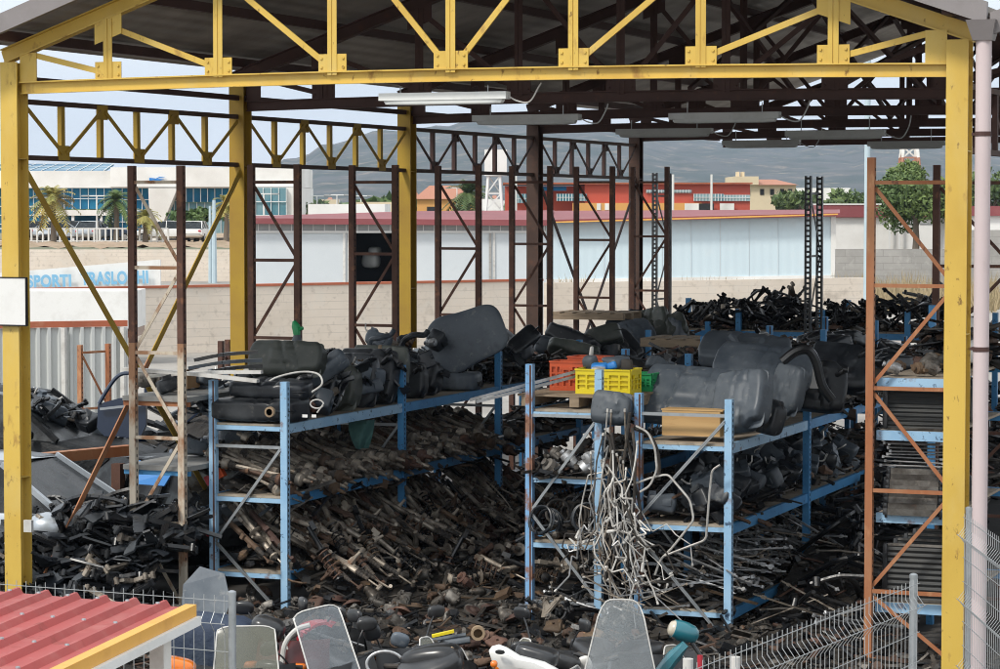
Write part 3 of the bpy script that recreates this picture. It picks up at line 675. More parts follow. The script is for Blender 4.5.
def loop(i):
    m=MB(); R=(.13,.16,.11)[i%3]; P=[]
    for t in range(58): a=t*.3; P.append((R*(1+.05*math.sin(t*.7))*math.cos(a),R*math.sin(a),.012*math.sin(t*.31)+t*.0016))
    m.tube(P,.014,6); return m.build('rubber_hose',M['rubber'] if i!=1 else M['plastic'],None,True)
def rod(i):
    L=(1.0,.8,1.2,.7,.9)[i%5]; m=MB()
    if i%5==0: m.tube([(-L/2,0,0),(L/2,0,0)],.012,6)
    elif i%5==1: m.tube(round_path([(-L/2,.06,0),(-L*.35,0,0),(L*.3,0,.01),(L/2,.09,0)],.05),.010,6)
    elif i%5==2: m.bar((-L/2,0,0),(L/2,0,0),.03,.012)
    elif i%5==3: m.tube(round_path([(-L/2,0,0),(-.05,.02,0),(.05,-.05,.02),(L/2,-.05,.0)],.05),.014,6)
    else: m.bar((-L/2,0,0),(L/2,0,0),.02,.02); m.lathe([(-.02,.03),(.02,.03)],8,Matrix.Translation((L/2,0,0)),'Z')
    m.box((L*.4,0,.0),(.05,.04,.03)); m.lathe([(-.02,.022),(.02,.022)],7,Matrix.Translation((-L*.48,0,0)),'Z')
    return m.build('linkage_rod',[M['silver'],M['steel'],M['steel'],M['casting'],M['silver']][i%5],None,True)
def disc(i):
    m=MB(); m.lathe([(0,.05),(.0,.125),(.022,.125),(.022,.075),(.055,.07),(.056,.03),(.05,.03)],18,None,'Z'); return m.build('brake_disc',M['rustiron'],None,True)
def muffler(i):
    m=MB(); m.lathe([(-.22,.03),(-.2,.072),(.2,.072),(.22,.03)],14); m.tube(smooth_path([(.21,0,0),(.34,.02,.0),(.5,.02,.06)],3),.022,8); m.tube([(-.5,0,-.04),(-.21,0,0)],.022,8)
    return m.build('exhaust_muffler',M['silver'],None,True)
def duct(i):
    m=MB(); r2=random.Random(5+i)
    P=smooth_path([(-.3,0,0),(-.12,.05*r2.uniform(-1,1),.06),(.1,.06,.10*r2.uniform(-1,1)),(.3,.12*r2.uniform(-1,1),0)],4)
    for a_ in range(len(P)-1): m.bar(P[a_],P[a_+1]+(P[a_+1]-P[a_])*.1,.09+.03*math.sin(a_*.8+i),.02)
    m.prism([(-.22,-.07),(.05,-.11),(.2,.0),(.06,.09),(-.2,.06)],.015,Matrix.Translation((0,0,-.03)),1.2)
    return m.build('air_duct',M['plastic'],None,True)
def tankmesh(seed,L,W,H,e=.22,rib=.020,grooves=2):
    r2=random.Random(seed); ph=[r2.uniform(0,6) for _ in range(6)]; fr=r2.uniform(9,15)
    def dsp(p):
        q=p.copy(); sx=q.x/(L/2); sy=q.y/(W/2)
        q.z*=1-.22*max(0,math.sin(sx*1.3+ph[0]))**2-.10*max(0,math.sin(sy*2.1+ph[1]))
        q.y*=1-.16*max(0,math.sin(sx*1.9+ph[2]))
        if p.z>0: q.z+=rib*math.copysign(min(1,abs(math.sin(p.x*fr+p.y*4+ph[3]))*2.5)-.5,1)
        for k in range(grooves):
            g=abs(sx-(-.45+.9*k/max(1,grooves-1)) ) if grooves>1 else abs(sx)
            if g<.06: q.z*=.93; q.y*=.96
        return q
    if e>=.5:
        m=MB(); m.sbox((L,W,H),e,44,22,None,dsp); return m
    a1,a2,a3=r2.uniform(-.5,.5),r2.uniform(.5,1.1),r2.uniform(-.25,.25); ga,gb=r2.uniform(-.28,.0),r2.uniform(.1,.32); ang=r2.uniform(-.5,.5); px_,py_=r2.uniform(-.2,.2),r2.uniform(-.2,.2); cut=r2.uniform(.45,.8); cy=r2.choice((-1,1))
    st=lambda t: max(0,min(1,t))
    def dd(w,p):
        sx,sy,sz=p.x/(L/2),p.y/(W/2),p.z/(H/2); q=w.copy()
        # one corner cut away, sides drawn in
        q.y*=1-.22*st((sx-cut+.1)*4)*(1 if sy*cy>0 else .3); q.x*=1-.10*st((abs(sy)-.4)*1.6)
        q.z*=1-.35*st((-sx-.35)*3)*a2*.6
        if abs(sz)>.55:
            t=(sx*math.cos(ang)+sy*W/L*math.sin(ang)); d_=0
            for c_,w_ in ((ga,.05),(gb+.12,.05)): d_-=.015*st(2.2-abs(t-c_)/w_*2)     # pressed channels
            d_+=.018*st(3-14*max(abs(sx-px_)-.16,abs(sy-py_)-.22)) if abs(sx-px_)<.5 else 0               # raised pad
            d_-=.016*st((abs(sy)-.72)*8)
            q.z+=d_ if sz>0 else -d_*.6
        q+=V((0,0,.004*noise.noise(q*4+V((seed,0,0)))))
        return q
    m=MB(); m.rbox((L,W,H),min(.045,H*.22),max(8,int(L/.025)),max(8,int(W/.025)),max(5,int(H/.035)),dd); return m
def tank(name,label,cat,mat4,seed,L,W,H,mt='tank',group=None,strap=None,neck=True,e=.22):
    o=tankmesh(seed,L,W,H,e).build(name,M[mt],None,True); H*=.92
    if neck:
        n=MB(); n.tube(smooth_path([(L*.3,W*.2,H*.38),(L*.33,W*.22,H*.62),(L*.42,W*.3,H*.72)],4),.028,9); n.lathe([(-.02,.035),(.03,.035),(.035,.02)],10,Matrix.Translation((L*.43,W*.31,H*.72))); n.build('filler_neck',M['blackg'],o,True)
        n=MB(); n.lathe([(0,.075),(.018,.075),(.022,.05),(.035,.04)],14,Matrix.Translation((-L*.12,-W*.05,H*.42)),'Z'); n.build('pump_flange',M['blackg'],o,True)
    if neck is not None and e<.5:
        n=MB(); n.sbox((L*.97,W*1.0,.014),.2,28,6); n.build('seam_flange',M[mt],o,True)
    if strap:
        n=MB(); n.sbox((.05,W*1.02,H*1.03),.24,20,12); n.build('strap',M[strap],o,True)
    o.matrix_world=mat4; return tag(o,label,cat,group)
K_ds=kind(driveshaft,4); K_sr=kind(steering_rack,3); K_st=kind(strut,3); K_ca=kind(control_arm,5); K_sf=kind(subframe,2); K_cs=kind(casting,4)
K_al=kind(alternator,3); K_hb=kind(heater,4); K_lp=kind(loop,3); K_rd=kind(rod,5); K_di=kind(disc,1); K_du=kind(duct,3)

# debris that nobody could count
def piece(m,x,y,z,s,flat=.5):
    T=TRS((x,y,z),(U(-1,1)*flat,U(-1,1)*flat,U(0,6.28)),s); m.T=T; t=rng.random(); m.m=rng.choice((0,0,0,1,1,2,3))
    if t<.3: m.bar((-U(.12,.3),0,0),(U(.12,.3),0,0),U(.015,.05),U(.01,.03))
    elif t<.5: m.tube([(-U(.1,.25),0,0),(0,U(-.06,.06),U(-.04,.04)),(U(.1,.25),0,0)],U(.008,.022),5)
    elif t<.66:
        a=U(.05,.12); n=5; m.prism([(a*U(.6,1.4)*math.cos(6.28*k/n),a*U(.5,1.2)*math.sin(6.28*k/n)) for k in range(n)],U(.01,.05))
    elif t<.82: m.lathe([(-U(.02,.08),.02),(-.02,U(.03,.06)),(.02,U(.03,.06)),(U(.03,.1),.02)],7)
    elif t<.93: m.box((0,0,0),(U(.05,.2),U(.04,.14),U(.03,.1)))
    else:
        R=U(.05,.12); m.tube([(R*math.cos(k*.7),R*math.sin(k*.7),0) for k in range(U(5,10).__int__())],.010,5)
    m.T=None
DARKMATS=lambda: [M['blkiron'],M['scrapdk'],M['rustiron'],M['scrapdk'],M['core']]
M['core']=pm('heap_gap_shade',(.018,.016,.014),.9,spots=[((.045,.036,.028),6,.45,.65,.8),((.012,.011,.011),14,.5,.65,.9)],bump=(20,.6,.05))  # for the sheet below the pieces; shade of the gaps is put into its colour
def heap(name,label,x0,x1,y0,y1,h,n,depth=.16,size=(.7,1.3),core=True,drop=.07,mats=None,flat=.5):
    m=MB()
    if core:
        m.m=4; nx=max(2,int((x1-x0)/.13)); ny=max(2,int((y1-y0)/.13))
        m.grid(nx,ny,lambda a,b:(x0+(x1-x0)*a,y0+(y1-y0)*b,max(.01,h(x0+(x1-x0)*a,y0+(y1-y0)*b)-drop+.05*noise.noise(V((a*nx*.5,b*ny*.5,3))))))
    for _ in range(n):
        x,y=U(x0,x1),U(y0,y1); piece(m,x,y,max(.03,h(x,y)-rng.random()*depth),U(*size),flat)
    o=m.build(name,mats or DARKMATS(),None); return tag(o,label,None,None,'stuff')
def nz2(x,y,s=1.): return noise.noise(V((x*s,y*s,7.3)))

# --- left blue rack: driveshafts on the middle shelf
def h_mid(x,y): return 1.31+.07+.36*max(0,(2.16-x)/.86)*(.75+.35*nz2(0,y,.9))
heap('scrap_metal','oily small scrap between the driveshafts',1.32,2.15,1.8,10.6,lambda x,y:h_mid(x,y)-.10,450)
n=0
for i in range(190):
    y=1.85+i*(6.6/190)+U(-.05,.05); x=U(1.50,1.84); d=V((.86,U(-.35,.15),-.30+U(-.12,.16)))
    K_ds.place(aim((x,y,h_mid(x,y)+U(-.03,.09)),d*(1 if rng.random()<.85 else -1),U(0,6),(1.02,1.45,1.45)),'greasy driveshaft with rubber boots lying across the middle shelf of the left blue rack','driveshaft','driveshafts heaped on the middle shelf of the left blue rack')
# --- its bottom shelf and the slump into the aisle: steering racks and struts
def h_low(x,y):
    t=max(0,x-1.3); return max(.10,(.52+.52-.12*t-((.55+.05*max(0,y-4))*max(0,x-2.0)))*(.85+.25*nz2(x,y,.8)))
heap('scrap_metal','dark oily scrap slumping out of the bottom shelf of the left blue rack',1.32,2.9,1.8,10.5,lambda x,y:h_low(x,y)-.15,1100,.2)
for i in range(125):
    y=1.9+i*(6.8/125)+U(-.1,.1); x=U(1.55,2.42); d=V((.80,U(-.55,.35),-.52+U(-.2,.25)))
    K_sr.place(aim((x,y,h_low(x,y)+U(-.02,.14)),d,U(0,6),1.18),'grey steering rack sliding out of the bottom shelf of the left blue rack','steering rack','steering racks sliding out of the bottom shelf of the left blue rack')
for i in range(34):
    y=1.9+i*(6/34)+U(-.1,.1); x=U(1.7,2.7); d=V((.7,U(-.6,.5),-.6+U(-.3,.4)))
    K_st.place(aim((x,y,h_low(x,y)+U(.02,.16)),d,U(0,6)),'worn suspension strut among the steering racks at the left blue rack','strut','suspension struts among the steering racks')
K_mf=kind(muffler,1)
p=at(472,437,X=2.0); K_mf.place(aim((p.x-.1,p.y,p.z),(.75,.55,-.12)),'silver exhaust silencer on the middle shelf of the left blue rack','silencer',None)
# --- aisle between the racks and the ground in front
def h_ais(x,y): return .12+.028*max(0,y-2.5)+.10*nz2(x,y,1.3)+.10
heap('scrap_metal','dark scrap covering the floor between the left and middle racks',2.4,4.66,-.6,19.3,h_ais,2600,.2)
def h_front(x,y): return .10+.08*nz2(x,y,1.7)+.05*max(0,y)
heap('scrap_metal','brown scrap strewn on the ground in front of the racks',-.2,9.6,-2.6,2.0,h_front,4200,.14,(.5,1.15))
for i in range(165):
    x,y=U(1.3,5.9),U(-.8,2.2)
    if i>110: x,y=U(2.3,4.6),U(2,7)
    K_cs.place(TRS((x,y,(h_front(x,y) if y<2 else h_ais(x,y))+U(.0,.08)),(U(-.8,.8),U(-.8,.8),U(0,6.3)),U(.38,.78)),'oily gearbox or pump housing lying on the ground in front of the racks' if y<2 else 'oily cast housing lying in the aisle between the left and middle racks','housing','oily castings on the ground before the racks' if y<2 else 'oily castings in the dark aisle')
for i in range(14):
    x,y=U(2.2,5.6),U(-.6,2.1); K_di.place(TRS((x,y,h_front(x,y)+.07),(U(-.6,.6),U(-.6,.6),0),.8),'rusty brake disc lying among the castings on the ground','brake disc','rusty brake discs on the ground')
for i in range(30):
    x,y=U(2.3,4.5),U(3,10); K_st.place(aim((x,y,h_ais(x,y)+.1),(U(-1,1),U(-1,1),U(-.3,.3)),U(0,6)),'dark suspension strut on the heap in the aisle','strut','suspension struts in the dark aisle')
# --- left heap of black arms
def h_left(x,y): return max(.08,min(1,max(.12,(y+.35)/1.35))*(.48+.05*(y+1.7) if x<-.2 else .60+.16*(y+1.7))+.10*nz2(x,y,1.1))
heap('scrap_metal','black oily scrap under the heap of black parts beside the left column',-1.9,1.22,-2.6,1.8,h_left,1800,.2,(.8,1.7),mats=[M['blkiron'],M['plastic'],M['blkiron'],M['plastic'],M['core']])
for i in range(170):
    x,y=U(-1.7,1.15),U(-.55,1.7); y=max(y,.16) if x<.25 else y
    K_ca.place(TRS((x,y,h_left(x,y)+U(.0,.13)),(U(-.6,.6),U(-.6,.6),U(0,6.3)),U(.85,1.2)),'black suspension arm on the heap beside the left yellow column','suspension arm','black suspension arms heaped beside the left yellow column')
for i in range(95):
    x,y=U(-1.6,1.1),U(-.55,1.5); y=max(y,.2) if x<.25 else y
    K_du.place(TRS((x,y,h_left(x,y)+U(.05,.16)),(U(-.5,.5),U(-.5,.5),U(0,6.3)),U(.8,1.5)),'black plastic duct on the heap beside the left yellow column','air duct','black plastic ducts on the heap beside the left yellow column')
# --- middle rack
def fl(z,hh,s=1.): return lambda x,y: z+hh*(.7+.5*nz2(x,y,s))
heap('scrap_metal','dark scrap on the ground under the middle rack',4.72,6.9,1.9,17,fl(.0,.28),1500,.2)
heap('scrap_metal','small oily parts on the upper shelf of the middle rack',4.74,5.42,2.0,14,fl(1.60,.16),600,.1,core=True)
heap('scrap_metal','dark parts on the lower shelf of the middle rack',4.74,5.42,2.2,14,fl(.94,.2),600,.15)
for i in range(70):
    x,y=U(4.8,5.36),2.1+i*.045; K_al.place(TRS((x,y,1.60+.07+U(0,.13)),(U(-.9,.9),U(-.9,.9),U(0,6.3)),U(.8,1.25)),'greasy alternator or starter on the upper shelf of the middle rack','alternator','alternators heaped on the upper shelf of the middle rack')
for i in range(18):
    x,y=U(4.85,5.34),2.05+i*.12; K_lp.place(TRS((x,y,.94+.15+U(0,.12)),(R_(90)+U(-.5,.5),U(-.4,.4),U(-.6,.6)),U(.8,1.15)),'looped black hose standing on the lower shelf of the middle rack','hose','looped hoses on the lower shelf of the middle rack')
for i in range(60):
    x,y=U(4.8,5.5),U(1.6,3.6); (K_rd if i%2 else K_ca).place(aim((x,y,.24+U(0,.12)),(U(-1,1),U(-1,1),U(-.15,.15)),U(0,6),.7),'bent linkage rod on the ground under the middle rack' if i%2 else 'black arm on the ground under the middle rack','rod' if i%2 else 'suspension arm','linkage rods under the middle rack' if i%2 else 'arms under the middle rack')
# --- right blue rack
heap('scrap_metal','dark scrap on the middle shelf of the right blue rack',5.9,6.75,2.2,16,fl(1.18,.28),1100,.2)
for i in range(92):
    x,y=U(5.98,6.72),2.2+i*.062; K_hb.place(TRS((x,y,1.18+.12+U(0,.30)*(1 if x<6.5 else .6)),(U(-.7,.7),U(-.7,.7),U(0,6.3)),U(.65,.95)),'black plastic heater box piled on the middle shelf of the right blue rack','heater box','heater boxes piled on the middle shelf of the right blue rack')
heap('scrap_metal','metal scrap on the bottom shelf of the right blue rack',5.9,6.8,2.1,16,fl(.33,.20),700,.15)
for i in range(150):
    y=2.15+i*.036; x=U(6.0,6.7); K_rd.place(aim((x,y,.33+.16+U(0,.30)),(U(-1,1)*.6+.6,U(-.9,.5),U(-.25,.1)),U(0,6),U(.6,1)),'silvery linkage rod on the bottom shelf of the right blue rack','rod','linkage rods heaped on the bottom shelf of the right blue rack',(0,4,1,0,3,4)[i%6])
# --- aisle on the right
def h_cd(x,y): return max(.12,.15+.21*max(0,y-2.6)-.012*max(0,y-6)**2*(1 if y<9 else .6)+.12*nz2(x,y,1.2)) if y<10 else 1.35+.15*nz2(x,y,1.2)
heap('scrap_metal','black scrap filling the aisle beside the radiator shelves',6.85,8.36,1.2,18,h_cd,2300,.25)
for i in range(60):
    x,y=U(6.9,8.3),U(2.2,7.5); (K_rd if i%3 else K_sf).place(TRS((x,y,h_cd(x,y)+.1),(U(-.5,.5),U(-.5,.5),U(0,6.3)),U(.7,1)),'linkage rod on the dark heap beside the radiator shelves' if i%3 else 'black subframe on the dark heap beside the radiator shelves','rod' if i%3 else 'subframe','rods in the dark right aisle' if i%3 else 'subframes in the dark right aisle')
# --- deep shelves
for nm,xs,L_ in (('left',AX,A_L),('middle',BX,B_L),('right',CX,C_L)):
    for li,z in enumerate(L_[:-1]):
        if nm=='left': heap('scrap_metal','dark parts deep on the %s shelf of the left rack'%('bottom','middle')[li],xs[0]+.03,xs[1]-.03,10,16.6,fl(z,.4),500,.3)
# --- what lies on top of the far racks
def h_top(z,hh): return lambda x,y: z+hh*(.55+.6*nz2(x,y,.7))
for nm,xs,z,y0,y1,hh in (('left',AX,2.06,8.3,16.7,.42),('middle',BX,2.27,5.2,14.0,.40),('right',CX,1.98,6.6,14.0,.5)):
    heap('scrap_metal','black plastic and metal scrap on top of the %s rack'%nm,xs[0],xs[1],y0,y1,h_top(z,hh),1700,.28,(.7,1.3),core=True,drop=.15)
far=[]
for i in range(120):
    x=U(1.35,6.2); y=U(17.0,18.6); q=.5+.5*math.sin(x*2.6+.6); z=2.46+(.18+.26*q)*rng.random()
    K_ca.place(TRS((x,y,z),(U(-.9,.9),U(-.9,.9),U(0,6.3)),U(.7,1.1)),'black suspension arm in the tangled pile on top of the farthest racks','suspension arm','black suspension arms piled on the farthest racks')
for i in range(56):
    x,y=(U(1.6,6.0),U(17.1,18.5)); q=.5+.5*math.sin(x*2.6+.6); K_sf.place(TRS((x,y,2.46+(.16+.24*q)*rng.random()),(U(-.6,.6),U(-.6,.6),U(0,6.3)),U(.5,.75)),'black axle subframe in the tangled pile on top of the farthest racks','subframe','black subframes piled on the farthest racks')
# cross rack at the back that carries them
XR=(1.25,2.6,3.95,5.3,6.65)
t=thing('blue_rack','blue rack across the far end of the shed under the tangled black parts','rack',(1.25,17.9,0))
for x in XR:
    for y in (17.0,18.7): MB().bb((x-.04,y-.04,0),(x+.04,y+.04,2.70 if y<18 else 2.8)).build('post',M['bluedk'],t)
for z in (1.2,2.35):
    for y in (17.0,18.7): MB().bb((XR[0],y-.02,z-.10),(XR[-1],y+.02,z)).build('beam',M['bluedk'],t)
    MB().bb((XR[0],17.0,z+.001),(XR[-1],18.7,z+.022)).build('shelf_board',M['chip'],t)
heap('scrap_metal','dark parts on the shelf of the far cross rack',1.3,6.6,17.05,18.6,fl(1.22,.45),700,.3)
heap('scrap_metal','black parts under the tangled pile on the far cross rack',1.3,6.6,17.05,18.6,fl(2.37,.14),500,.1,core=False)
# blue post tops and wooden pallets among the far goods
for (u,v,Z,lab) in ((565,318,2.62,'old wooden pallet lying on top of the far racks, left of the other pallet'),(655,345,2.55,'old wooden pallet on the racks behind the yellow crate')):
    c=at(u,v,Z=Z); t=thing('wooden_pallet',lab,'pallet',c)
    for k in range(6): MB().bb((c.x-.05+.2*k,c.y-.45,c.z+.09),(c.x+.08+.2*k,c.y+.45,c.z+.11)).build('deck_board',M['pallet'],t)
    for k in range(3): MB().bb((c.x-.05,c.y-.45+.4*k,c.z),(c.x+1.08,c.y-.35+.4*k,c.z+.09)).build('runner',M['pallet'],t)

# ------------------------------------------------------------------ tanks and boxes one can tell apart
def T3(u,v,rot,Y=None,Z=None,X=None): return TRS(at(u,v,X=X,Y=Y,Z=Z),rot)
ZA=2.06
tank('fuel_tank','large flat black tank lying at the front of the left rack top','tank',TRS((1.72,2.0,ZA+.13),(0,0,.03)),1,.98,.62,.25,'plastic')
tank('fuel_tank','black tank lying on the flat one behind the left blue front post','tank',TRS((1.80,2.08,ZA+.34),(.05,.03,.2)),2,.86,.5,.19,'plastic')
tank('fuel_tank','dusty grey standing tank with ribs at the front of the left rack top','tank',TRS((1.66,2.75,ZA+.60),(R_(68),.0,.08)),3,.84,.40,.26,'tankgreen',neck=False)
tank('air_box','grey box duct leaning right of the ribbed grey tank','air box',TRS((2.02,2.95,ZA+.50),(.5,-.6,.4)),4,.52,.22,.2,'tank',neck=False)
row=[('plastic','black tank standing upright behind the left front post',3.15,(.72,.52,.24)),('tankgreen','dark tank bound with a tan strap on the left rack top',3.62,(.66,.52,.34)),
     ('plastic','black shell leaning behind the tan strapped tank',4.15,(.78,.62,.20)),('plastic','black tank next to the second blue post of the left rack',4.62,(.74,.64,.24)),
     ('tankgreen','narrow grey tank with a tan rim right of the second blue post',5.05,(.72,.66,.13)),('plastic','small black tank with a tall neck on the left rack top',5.6,(.62,.44,.24)),('plastic','black round backed tank right of the tall necked one',6.15,(.6,.42,.28))]
for i,(mt,lab,y,(a,b,c)) in enumerate(row):
    tank('fuel_tank',lab,'tank',TRS((1.72+.04*(i%2),y,ZA+b*.5-.015),(R_(72+6*(i%3)),0,U(-.12,.12))),20+i,a,b,c,mt,strap='tan' if i in (1,4) else None,neck=i in (2,3,5))
# large grey oval panel standing on a flat grey box
o=tankmesh(51,1.0,.78,.12,.62,.0,0).build('luggage_lid',M['tank'],None,True); o.matrix_world=TRS(at(467,338,Y=7.0),(R_(80),R_(-22),.18)); tag(o,'big smooth grey oval lid standing on the left rack top beside the third blue post','lid')
o=tankmesh(52,.62,.5,.22,.3,.004,1).build('storage_tub',M['tank'],None,True); o.matrix_world=TRS((1.85,7.05,ZA+.11),(0,0,.1)); tag(o,'low grey tub under the big grey oval lid','tub')
def hose(label,pts,r,mt,name='rubber_hose',cat='hose'):
    m=MB(); m.tube(smooth_path(pts,5),r,8); c=V(pts[0]); return solo(name,m,M[mt],label,cat,None,True,c)
def A3(u,v,Y): return at(u,v,Y=Y)
hose('grey hose curving up over the tanks left of the yellow third column',[A3(369,352,5.2),A3(371,340,5.2),A3(380,338,5.2),A3(390,335,5.3),A3(394,330,5.3)],.03,'tank')
hose('black hose arching up beside the yellow third column',[A3(400,349,5.4),A3(405,340,5.4),A3(414,335,5.4),A3(424,335,5.5),A3(428,331,5.5)],.035,'plastic')
hose('pale grey cable loops lying over the black tanks at the front left',[A3(262,388,1.9),A3(275,378,2.0),A3(300,372,2.1),A3(318,374,2.1),A3(322,384,2.0),A3(312,392,1.85)],.011,'offw')
g=thing('spray_bottle','green plastic cap and grey stem sticking up behind the ribbed grey tank','bottle',at(296,352,Y=3.3))
MB().tube([A3(296,352,3.3),A3(297,342,3.3),A3(297,334,3.3)],[.10,.06,.035],9).build('stem',M['tank'],g,True)
m=MB(); m.tube([A3(297,335,3.3),A3(296,326,3.3),A3(294,321,3.3)],[.04,.05,.02],8); m.tube([A3(297,330,3.3),A3(303,328,3.3)],.02,6); m.build('cap',M['crate_g'],g,True)
# long bumper strips left of the tanks
strips=[(124,369,258,381,'offw','long dirty white bumper strip, the uppermost on the left shelf'),(150,376,262,372,'offw','white bumper strip slanting under the uppermost one'),(196,360,258,352,'blackg','black trim strip lying behind the white bumper strips, the upper one'),(190,368,262,360,'tank','grey trim strip lying behind the white bumper strips'),(205,373,262,366,'blackg','black trim strip under the grey trim strip')]
for i,(u0,v0,u1,v1,mt,lab) in enumerate(strips):
    a=A3(u0,v0,1.45+.16*i); b=A3(u1,v1,1.55+.2*i); c=(a+b)/2+V((0,-.06,.02)); m=MB()
    P=smooth_path([a,c,b],6); 
    for s_ in range(len(P)-1): m.bar(P[s_],P[s_+1],.10,.035)
    solo('bumper_strip',m,M[mt],lab,'bumper strip',None,False,a)
heap('scrap_metal','grey and black trim parts behind the white bumper strips',.60,1.30,2.4,9.2,h_top(2.25,.34),900,.25,(.8,1.6),mats=[M['tank'],M['plastic'],M['offw'],M['tank'],M['core']])
# shelves behind the cream upright
M['shelfgrey']=pm('dusty_grey_shelf',(.27,.27,.26),.8,spots=[((.18,.175,.165),4,.45,.65,.8)])
t=thing('steel_shelf','grey steel shelves behind the flaking cream upright','shelf',(.62,1.4,0))
for z in (2.34,1.62,.93): MB().bb((.45,1.32,z-.05),(1.22,4.0,z)).build('shelf_board',M['shelfgrey'],t)
for y in (1.36,3.95): 
    for z in (2.34,1.62,.93): MB().bb((.45,y-.02,z-.10),(1.22,y+.02,z-.052)).build('beam',M['orange'] if z>2 else M['bluedk'],t)
def cardbox(name,label,u0,v0,u1,v1,Y,dep,mt,cat='box'):
    a=at(u0,v0,Y=Y); b=at(u1,v1,Y=Y); x0,x1,z0,z1=a.x,b.x,b.z,a.z
    t=thing(name,label,cat,((x0+x1)/2,Y+dep/2,z0)); w_=.012
    m=MB(); m.bb((x0,Y,z0),(x1,Y+w_,z1)); m.bb((x0,Y+dep-w_,z0),(x1,Y+dep,z1)); m.bb((x0,Y+w_,z0),(x0+w_,Y+dep-w_,z1)); m.bb((x1-w_,Y+w_,z0),(x1,Y+dep-w_,z1)); m.bb((x0+w_,Y+w_,z0),(x1-w_,Y+dep-w_,z0+w_))
    m.build('carton_side',M[mt],t)
    m=MB(); m.bb((x0+.004,Y+.004,z1-.012),(x0+(x1-x0)*.49,Y+dep-.004,z1+.001)); m.bar((x0+(x1-x0)*.52,Y+dep/2,z1),(x1-.01,Y+dep/2,z1+.03),dep-.01,.006); m.build('lid_flap',M[mt],t)
    return t
cardbox('cardboard_box','brown cardboard box on the grey steel shelf behind the cream upright',161,372,187,389,2.2,.3,'card')
K_cs.place(TRS(at(148,380,Y=2.1),(0,0,.4),1.1),'pale cast housing beside the cardboard box behind the cream upright','housing',None,0)
m=MB(); m.sbox((.42,.3,.16),.45,18,10,None,lambda p:p*(1+.18*noise.noise(p*9))); solo('plastic_bag',m,M['offw'],'crumpled whitish plastic bag on the lowest shelf behind the cream upright','bag',None,True).matrix_world=TRS(at(172,515,Y=2.0),(0,0,.3))
m=MB(); m.prism([(-.16,-.10),(.14,-.06),(.18,.06),(-.14,.10)],.02,None,.6); solo('plastic_sheet',m,M['cyan'],'bright blue plastic panel behind the cream upright','panel').matrix_world=TRS(at(152,476,Y=3.0),(R_(70),.15,0),1.4)
o=K_hb.place(TRS((.9,3.0,1.62+.14),(0,0,.6)),'grey plastic box on the middle grey shelf behind the cream upright','heater box',None,0)
for i in range(16): K_hb.place(TRS((U(.55,1.15),U(1.6,3.8),(1.62,.93,2.34)[i%3]+.10),(U(-.4,.4),U(-.4,.4),U(0,6)),U(.5,.8)),'black plastic box on the steel shelves behind the cream upright','heater box','plastic boxes on the steel shelves behind the cream upright')

# --- top of the middle rack: pallet and crates
PZ=2.285
c=V((4.55,2.25,PZ)); t=thing('wooden_pallet','grey weathered pallet under the coloured crates','pallet',c)
for k in range(7): MB().bb((4.52,2.22+.17*k,PZ+.10),(5.72,2.34+.17*k,PZ+.122)).build('deck_board',M['pallet'],t)
for k in range(3): MB().bb((4.56+.52*k,2.22,PZ),(4.66+.52*k,3.36,PZ+.098)).build('runner',M['pallet'],t)
def crate(label,x,y,z,L,W,H,mt,rz=0.,rows=3):
    t=thing('plastic_crate',label,'crate',(x,y,z)); t.rotation_euler=(0,0,rz); m=MB(); w_=.012
    m.box((0,0,.01),(L-.03,W-.03,.012))
    for (sx,ax) in ((-1,0),(1,0),(-1,1),(1,1)):
        l=L if ax==0 else W; off=(W if ax==0 else L)/2*sx
        def bx(a0,a1,z0,z1,th=w_):
            if ax==0: m.bb((a0,off-th/2,z0),(a1,off+th/2,z1))
            else: m.bb((off-th/2,a0,z0),(off+th/2,a1,z1))
        e=l/2-(.0 if ax==0 else w_)
        bx(-e,e,0,.05); bx(-e,e,H-.055,H); bx(-e,e,H-.012,H+.004,.03)
        zs=[.05+(H-.105)*k/rows for k in range(rows+1)]
        n=5 if ax==0 else 3
        for k in range(n+1):
            a=-e+2*e*k/n; hw=.022 if k in (0,n) else .010
            bx(max(-e,a-hw),min(e,a+hw),.05,H-.055)
        for zz in zs[1:-1]: bx(-e,e,zz-.007,zz+.007,.010)
    # handle strip
        bx(-.07,.07,H-.085,H-.055,.02)
    o=m.mesh('plastic_crate',M[mt]); ob=bpy.data.objects.new('crate_body',o); COL.objects.link(ob); ob.parent=t
    li=MB()
    for (q,d) in (((0,W/2-.02,H/2),(L-.06,.004,H-.05)),((0,-W/2+.02,H/2),(L-.06,.004,H-.05)),((L/2-.02,0,H/2),(.004,W-.05,H-.05)),((-L/2+.02,0,H/2),(.004,W-.05,H-.05))): li.box(q,d)
    l2=bpy.data.objects.new('inner_wall',li.mesh('inner_wall',M[mt])); COL.objects.link(l2); l2.parent=t
    return t
cz=PZ+.123
crate('bright yellow crate full of small parts standing at the pallet front',5.36,2.62,cz,.58,.38,.25,'crate_y',.02)
crate('orange crate on the pallet behind the silver rails, the front one of two',4.83,2.95,cz,.36,.30,.30,'crate_o',.05)
crate('orange crate standing slightly higher behind the other orange one',4.92,3.32,cz,.40,.30,.33,'crate_o',-.03)
crate('dull amber crate between the orange crates and the yellow one',5.10,3.0,cz,.22,.34,.28,'crate_oy',0)
crate('green crate beside the right end of the yellow crate',5.55,3.14,cz,.30,.30,.18,'crate_g',0)
def fill(label,mt,loc,s,seed,name='crate_load',cat='part'):
    m=MB(); m.sbox(s,.5,16,10,None,lambda p:p*(1+.25*noise.noise(p*12+V((seed,0,0))))); o=solo(name,m,M[mt],label,cat,None,True); o.matrix_world=TRS(loc,(U(-.3,.3),U(-.3,.3),U(0,3))); return o
